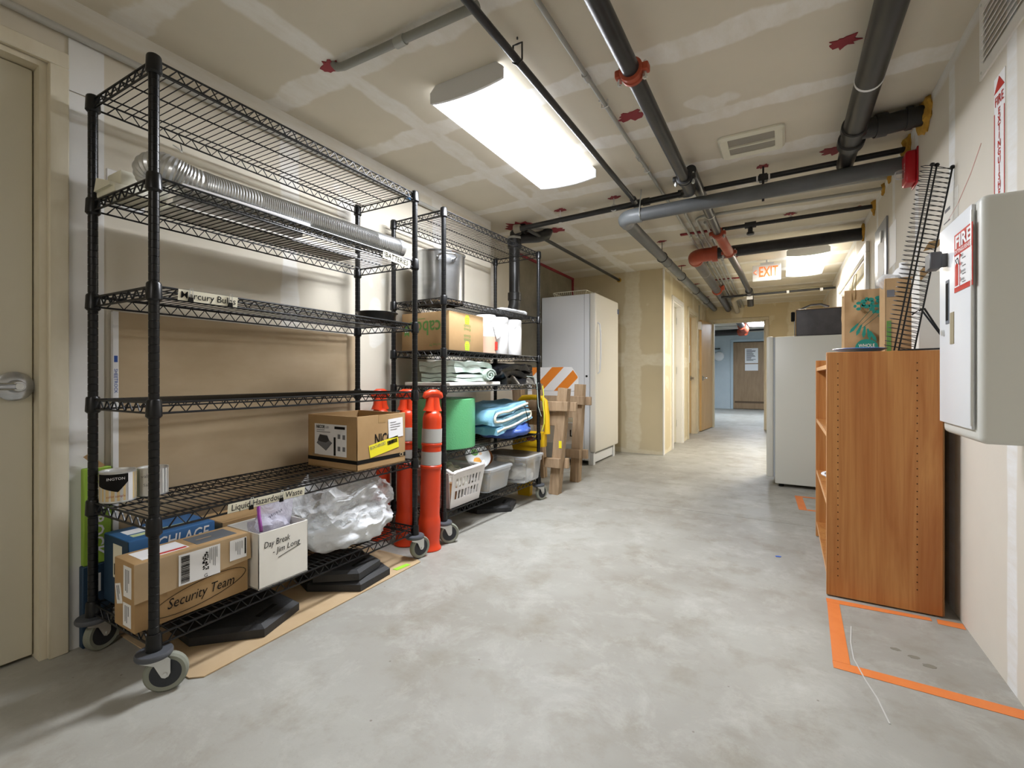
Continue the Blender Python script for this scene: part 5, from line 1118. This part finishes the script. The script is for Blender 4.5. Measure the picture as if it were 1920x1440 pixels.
t.p('side_face', bagwall((gx1, gy0, TZ+.001), (gx1, gy1, TZ+.001), gh-.02, 2), M_kraft); t.p('back_face', bagwall((gx1, gy1, TZ+.001), (gx0, gy1, TZ+.001), gh-.01, 3), M_kraft); t.p('side_face', bagwall((gx0, gy1, TZ+.001), (gx0, gy0, TZ+.001), gh-.03, 4), M_kraft)
t.p('base', MB().box(gx0+.002, gx1-.002, gy0+.002, gy1-.002, TZ+.001, TZ+.004), M_kraft)
yy = gy0-.024
t.p('round_badge', MB().prism([(.05*math.cos(a), .046*math.sin(a)) for a in [i*PI/14 for i in range(28)]], (gx0+.095, yy, TZ+.045), R_, UP, (0, -.001, 0)), M_teal, fw)
t.text('WHOLE', (gx0+.095, yy-.001, TZ+.055), R_, UP, .026, M_white, fw, width=.07, bold=.01); t.text('FOODS', (gx0+.095, yy-.001, TZ+.032), R_, UP, .024, M_white, fw, width=.065, bold=.01)
rnd = random.Random(3)
for (cx_, cz_, n, r) in ((.10, .285, 7, .018), (.16, .30, 7, .017), (.135, .25, 6, .016), (.17, .22, 5, .015), (.06, .27, 4, .014)):
    for k in range(n):
        a = 2*PI*k/n; px_, pz_ = gx0+cx_+r*1.1*math.cos(a), TZ+cz_+r*1.1*math.sin(a)
        t.p('herb_leaf', MB().prism([(r*.62*math.cos(q)*(1.25 if k % 2 else .8), r*.6*math.sin(q)) for q in [i*PI/5 for i in range(10)]], (px_, yy, pz_), R_, UP, (0, -.001, 0)), M_teal, fw)
for k in range(5):
    a = .9+k*.28; c = Vector((gx0+.05-.03*math.cos(a*1.3)+.012*k, yy, TZ+.15-.012*k)); d = Vector((math.cos(a), 0, math.sin(a)))
    t.p('root_print', MB().prism([(-.03, 0), (-.01, .008), (.03, .004), (.035, 0), (.03, -.004), (-.01, -.008)], c, d, d.cross(Vector((0, 1, 0))), (0, -.001, 0)), M_teal, fw)
for k in range(3): t.p('stem_print', MB().tube([(gx0+.055+.01*k, yy, TZ+.17-.01*k), (gx0+.10+.02*k, yy, TZ+.23-.01*k), (gx0+.12+.02*k, yy, TZ+.26-.012*k)], .0015, 5), mat('dark_green_ink', '3a5e4c', .7), fw)
t.p('handle_string', MB().tube([(gx0+.03, gy0-.004, TZ+gh-.06), (gx0+.035, gy0+.005, TZ+gh+.02), (gx0+.045, gy0+.01, TZ+gh+.085), (gx0+.055, gy0+.01, TZ+gh+.09), (gx0+.05, gy0, TZ+gh+.02), (gx0+.045, gy0-.004, TZ+gh-.05)], .002, 6), mat('handle_cord', '9c8459', .8))
t = Thing('basting_brush', (.47, 3.2, TZ+.2), 'brush with a steel ferrule and pale bristles standing in the grocery bag', 'brush'); t.p('ferrule', MB().tube([(.475, 3.19, TZ+.33), (.478, 3.185, TZ+.37), (.49, 3.18, TZ+.40)], [.02, .022, .016], 12), M_steel); t.p('handle', MB().tube([(.48, 3.18, TZ+.39), (.54, 3.15, TZ+.40)], .008, 8), mat('brush_wood', 'd0a85a', .5)); t.p('shaft', MB().cyl((.47, 3.2, TZ+.02), (.475, 3.19, TZ+.33), .007, 8), M_zinc)
t = Thing('kraft_carton', (.51, 3.0, TZ), 'open brown carton with green print on the bookcase', 'box')
A, B = openbox(t, .44, .585, 2.93, 3.09, TZ+.001, TZ+.375, M_kraft)
t.p('flap', MB().prism([(0, 0), (.15, 0), (.13, .04), (.02, .05)], (.438, 3.088, TZ+.37), R_, UP, (0, .003, 0)), M_kraft); t.p('green_print', rect((.455, 2.9295, TZ+.09), R_, UP, .018, .15), M_greenpr, B); t.p('seal_print', rect((.462, 2.9295, TZ+.30), R_, UP, .03, .035), M_inkg, B); t.p('plastic_wrap', blob((.05, .05, .04), (.47, 2.99, TZ+.36), 20, None, 3, 2, .015, 20), M_poly)
t = Thing('white_jug', (.53, 3.02, TZ+.25), 'round white jug standing in the open carton', 'jug'); t.p('jug', MB().lathe([(.04, 0), (.055, .02), (.06, .1), (.055, .15), (.03, .19), (.018, .20), (.018, .22)], 24, (.525, 3.01, TZ+.24)), M_white)
# tall white carton against the wall, flap open
t = Thing('tall_carton', (.585, 2.83, TZ), 'tall white carton with an open flap behind the wire tower', 'box')
bd = t.p('body', MB().bbox(.535, .628, 2.76, 2.90, TZ+.001, TZ+.36, .003, 1), M_whitebox); t.p('flap', MB().prism([(0, 0), (.085, .12), (.09, .16), (.0, .05)], (.54, 2.758, TZ+.32), R_, UP, (0, .004, 0)), M_card)
t.p('flap', MB().prism([(0, 0), (.05, .012), (.075, .05), (.02, .04)], (.55, 2.756, TZ+.455), R_, UP, (0, .004, 0)), M_card)
# wire CD tower
Mt = Matrix.Translation((.425, 2.625, TZ)) @ Matrix.Rotation(math.radians(9.2), 4, 'Y') @ Matrix.Rotation(math.radians(6), 4, 'Z')
t = Thing('wire_media_tower', (.43, 2.625, TZ), 'black wire media tower leaning towards the wall on the bookcase', 'wire rack')
UPR = ((0, 0), (.017, .004), (.078, .03))
for (x, y) in UPR: t.p('upright', MB(Mt).cyl((x, y, .004), (x, y, .80), .0034, 8), M_black)
for (x, y) in UPR: t.p('finial', MB(Mt).lathe([(.001, -.009), (.007, -.006), (.0095, 0), (.007, .006), (.001, .009)], 12, (x, y, .805)), M_black)
for i in range(40):
    zz = .02+.78*i/39
    t.p('loop', MB(Mt).tube([(.078, .03, zz), (.03, .036, zz+.003), (-.02, .032, zz+.005), (-.034, .018, zz+.005), (-.022, .004, zz+.003), (.0, -.002, zz), (.04, .006, zz-.005), (.078, .024, zz-.009)], .0016, 5), M_wire)
t.p('stand_leg', MB().tube([(.505, 2.60, TZ+.17), (.522, 2.60, TZ+.18), (.60, 2.575, TZ+.008)], .0038, 7), M_black); t.p('stand_leg', MB().tube([(.50, 2.70, TZ+.165), (.53, 2.70, TZ+.19), (.618, 2.69, TZ+.03)], .0038, 7), M_black)
t.p('foot_bar', MB().tube([(.44, 2.61, TZ+.004), (.60, 2.575, TZ+.006)], .0038, 7), M_black)
# extinguisher cabinet
cx0, cy0, cy1, cz0, cz1 = .45, 1.685, 2.02, .822, 1.482
t = Thing('extinguisher_cabinet', (XR, 1.85, cz0), 'white fire extinguisher cabinet mounted on the right wall', 'cabinet')
t.p('body', MB().bbox(cx0+.002, XR, cy0, cy1, cz0, cz1, .018, 4), mat('cabinet_side_shaded', 'd4d5cf', .4))  # same white enamel as the door, side shade put into its colour
L_ = (0, -1, 0)
dr = t.p('door', MB().bbox(cx0-.007, cx0+.002, cy0+.035, cy1-.004, cz0+.035, cz1-.012, .003, 2), M_cab)
t.p('hinge', MB().cyl((cx0-.006, cy0+.031, cz0+.045), (cx0-.006, cy0+.031, cz1-.03), .004, 8), M_zinc, dr)
sx = cx0-.0075
def cdec(nm, y, z, w, h, m, off=0, parent=None): return t.decal(nm, (sx-off, y, z), L_, UP, w, h, m, parent or dr)
cdec('decal', 1.782, 1.334, .155, .17, M_signred)
t.text('FIRE', (sx-.0008, 1.782, 1.392), L_, UP, .05, M_white, dr, width=.13, bold=.03); t.text('EXTINGUISHER', (sx-.0008, 1.782, 1.365), L_, UP, .016, M_white, dr, width=.14, bold=.01)
cdec('decal_panel', 1.782, 1.309, .145, .092, M_white, .0008)
t.p('divider', rect((sx-.0018, 1.805, 1.309), L_, UP, .003, .092), M_signred, dr)
t.p('extinguisher_print', MB().prism([(-.013, -.042), (.013, -.042), (.013, .015), (.007, .022), (-.007, .022), (-.013, .015)], (sx-.0018, 1.832, 1.309), L_, UP, (-.0008, 0, 0)), M_signred, dr); t.p('hose_print', MB().tube([(sx-.002, 1.832, 1.331), (sx-.002, 1.842, 1.343), (sx-.002, 1.822, 1.346), (sx-.002, 1.812, 1.325)], .0012, 5), M_ink, dr)
for i, (s_, w) in enumerate((('Pull', .022), ('Aim', .02), ('Squeeze', .042), ('Sweep', .034))):
    zz = 1.346-.0225*i; t.text(s_, (sx-.0018, 1.798, zz), L_, UP, .013, M_ink, dr, width=w, align='LEFT'); t.text(s_[0], (sx-.002, 1.799, zz), L_, UP, .016, M_signred, dr, align='LEFT', bold=.02); t.p('print_lines', lines((sx-.0018, 1.758, zz-.009), L_, UP, .05, .007, 1, .3), M_inkg, dr)
t.p('handle', MB().bbox(cx0-.05, cx0-.02, 1.925, 1.985, 1.34, 1.392, .003, 1).box(cx0-.022, cx0-.007, 1.93, 1.95, 1.345, 1.385), mat('latch_grey', '55585c', .45), dr)
t.p('pull_slot', MB().box(cx0-.0085, cx0-.0068, 1.912, 1.945, 1.165, 1.30), mat('slot_frame', '6d737c', .5), dr); t.p('slot_dark', MB().box(cx0-.0095, cx0-.0083, 1.918, 1.939, 1.175, 1.29), M_ink, dr)
t.p('viewing_window', MB().box(cx0-.0088, cx0-.0068, 1.865, 1.90, 1.10, 1.195), mat('window_tan', '9a9076', .4), dr)
t.p('cam_lock', MB().lathe([(.009, 0), (.009, .006), (.004, .007)], 16, (cx0-.007, 1.968, 1.14), (-1, 0, 0)), M_zinc, dr)
# arrow sign
t = Thing('arrow_sign', (XR, 2.18, 1.75), 'vertical red and white fire extinguisher arrow sign above the cabinet', 'sign'); wx = XR-.002
sg = t.p('plate', MB().box(wx, XR, 2.134, 2.224, 1.49, 2.02), M_white)
for y in (2.138, 2.22): t.p('border', rect((wx-.0002, y, 1.70), L_, UP, .005, .4), M_signred, sg)
t.p('arrow_head', MB().prism([(-.042, 0), (.042, 0), (0, .045)], (wx-.0002, 2.179, 1.968), L_, UP, (-.001, 0, 0)), M_signred, sg)
t.p('arrow_head', MB().prism([(-.042, 0), (.042, 0), (0, -.045)], (wx-.0002, 2.179, 1.555), L_, UP, (-.001, 0, 0)), M_signred, sg)
t.text('FIRE', (wx, 2.179, 1.935), L_, UP, .045, M_signred, sg, width=.07, bold=.01)
for i, ch in enumerate('EXTINGUISHER'): t.text(ch, (wx, 2.179, 1.895-.0275*i), L_, UP, .034, M_signred, sg, bold=.02, width=None)
# posted sheets on right wall
t = Thing('notice_board', (XR, 4.3, 1.8), 'grey metal notice plate with a white sheet on the right wall', 'notice'); bd = t.p('plate', MB().bbox(XR-.012, XR, 4.1, 4.55, 1.56, 2.12, .002, 1), mat('notice_metal', '8d9298', .35, .6)); t.decal('sheet', (XR-.0125, 4.3, 1.84), L_, UP, .26, .3, M_white, bd); t.p('clip', MB().prism([(-.03, 0), (.03, 0), (0, -.08)], (XR-.013, 4.25, 2.05), L_, UP, (-.01, 0, 0)), M_zinc, bd)
single('posted_notice', rect((XR-.0005, 3.95, 1.88), L_, UP, .22, .28), M_white, (XR, 3.95, 1.88), 'plain white sheet taped to the right wall above the grocery bag', 'notice')
t = Thing('posted_notice', (XR, 2.72, 1.62), 'printed sheet on the right wall behind the wire tower top', 'notice'); bd = t.p('sheet', rect((XR-.0004, 2.72, 1.66), L_, UP, .22, .28), M_whitebox); t.p('heading', lines((XR-.0012, 2.72, 1.74), L_, UP, .14, .02, 1, .7), M_inkg, bd); t.p('print_lines', lines((XR-.0012, 2.72, 1.63), L_, UP, .17, .14, 6, .2), M_inkg, bd)
single('pencil_line', MB().tube([(XR-.0008, 2.35, 1.86), (XR-.0008, 2.46, 1.79), (XR-.0008, 2.62, 1.72), (XR-.0008, 2.75, 1.69)], .0016, 5), mat('red_chalk', 'dcb0a8', .9), (XR, 2.55, 1.78), 'faint red chalk line drawn on the right wall', 'chalk line')
# floor tape
def tape(name, quads, label):
    mb = MB(); 
    for q in quads: mb.prism(q, (0, 0, .0006), (1, 0, 0), (0, 1, 0), (0, 0, .0008))
    return single(name, mb, M_otape, (quads[0][0][0], quads[0][0][1], 0), label, 'floor tape')
tape('floor_tape', [[(.17, 2.54), (.17, 2.498), (.215, 2.498), (.53, 2.515), (.53, 2.545)]], 'orange floor tape strip along the foot of the bookcase')
tape('floor_tape', [[(.545, 2.50), (.628, 2.495), (.631, 2.548), (.55, 2.545)]], 'short orange tape piece by the wall behind the bookcase corner')
tape('floor_tape', [[(.171, 2.497), (.153, 1.991), (.204, 1.991), (.216, 2.497)]], 'orange floor tape strip running from the bookcase corner towards the viewer')
tape('floor_tape', [[(.152, 1.944), (.63, 1.925), (.631, 1.978), (.204, 1.99), (.152, 1.99)]], 'orange floor tape strip running across to the right wall')
tape('floor_tape', [[(.088, 4.60), (.107, 4.13), (.16, 4.13), (.141, 4.60)]], 'orange tape strip on the floor beside the freezer')
tape('floor_tape', [[(.162, 4.13), (.45, 4.13), (.45, 4.165), (.162, 4.165)]], 'orange tape strip nearer the bookcase, in front of the freezer')
tape('floor_tape', [[(.143, 4.56), (.45, 4.58), (.45, 4.61), (.143, 4.60)]], 'orange tape strip nearest the freezer front')
single('blue_scrap', MB().prism([(0, 0), (.02, .006), (.025, .018), (.008, .02), (-.005, .012)], (-.03, 2.98, .0006), (1, 0, 0), (0, 1, 0), (0, 0, .002)), mat('blue_scrap', '2f62c8', .5), (-.03, 2.98, 0), 'tiny blue scrap lying on the open floor', 'scrap')
single('green_tape_scrap', MB().prism([(0, 0), (.03, .0), (.04, .09), (.012, .09)], (-1.745, 1.78, .0055), (1, 0, 0), (0, 1, 0), (0, 0, .001)), mat('lime_tape', '9ad43a', .5), (-1.73, 1.82, 0), 'lime green tape scrap at the edge of the floor cardboard', 'tape')
for x, y, r, s_, lab in ((.36, 2.19, .016, 3, 'small dark floor stain at the left inside the tape outline'), (.405, 2.16, .018, 5, 'middle dark floor stain inside the tape outline'), (.44, 2.12, .022, 7, 'largest dark floor stain inside the tape outline')):
    rnd = random.Random(s_); link('stain', MB().prism([(r*(.7+.5*rnd.random())*math.cos(i*PI/7), r*(.5+.3*rnd.random())*math.sin(i*PI/7)) for i in range(14)], (x, y, .0003), (1, 0, 0), (0, 1, 0), (0, 0, .0004)), mat('floor_stain', '7d796d', .7), (0, 0, 0), fl)
single('yellow_cord', MB().tube([(-1.688, 3.41, .93), (-1.682, 3.415, .86), (-1.69, 3.42, .78), (-1.678, 3.418, .70), (-1.683, 3.425, .62), (-1.70, 3.42, .56)], .0045, 6), mat('yellow_rope', 'dfe04a', .6), (-1.688, 3.41, .75), 'yellow cord hanging down the end post of the farther rack', 'cord')
link('paint_line', MB().ribbon([(.238, 2.30), (.222, 2.16), (.218, 2.04), (.236, 1.917), (.255, 1.825), (.267, 1.708)], .004, (0, 0, .0016), (1, 0, 0), (0, 1, 0), (0, 0, .0003), 1), mat('chalky_line', 'c3c3bf', .8), (0, 0, 0), fl)
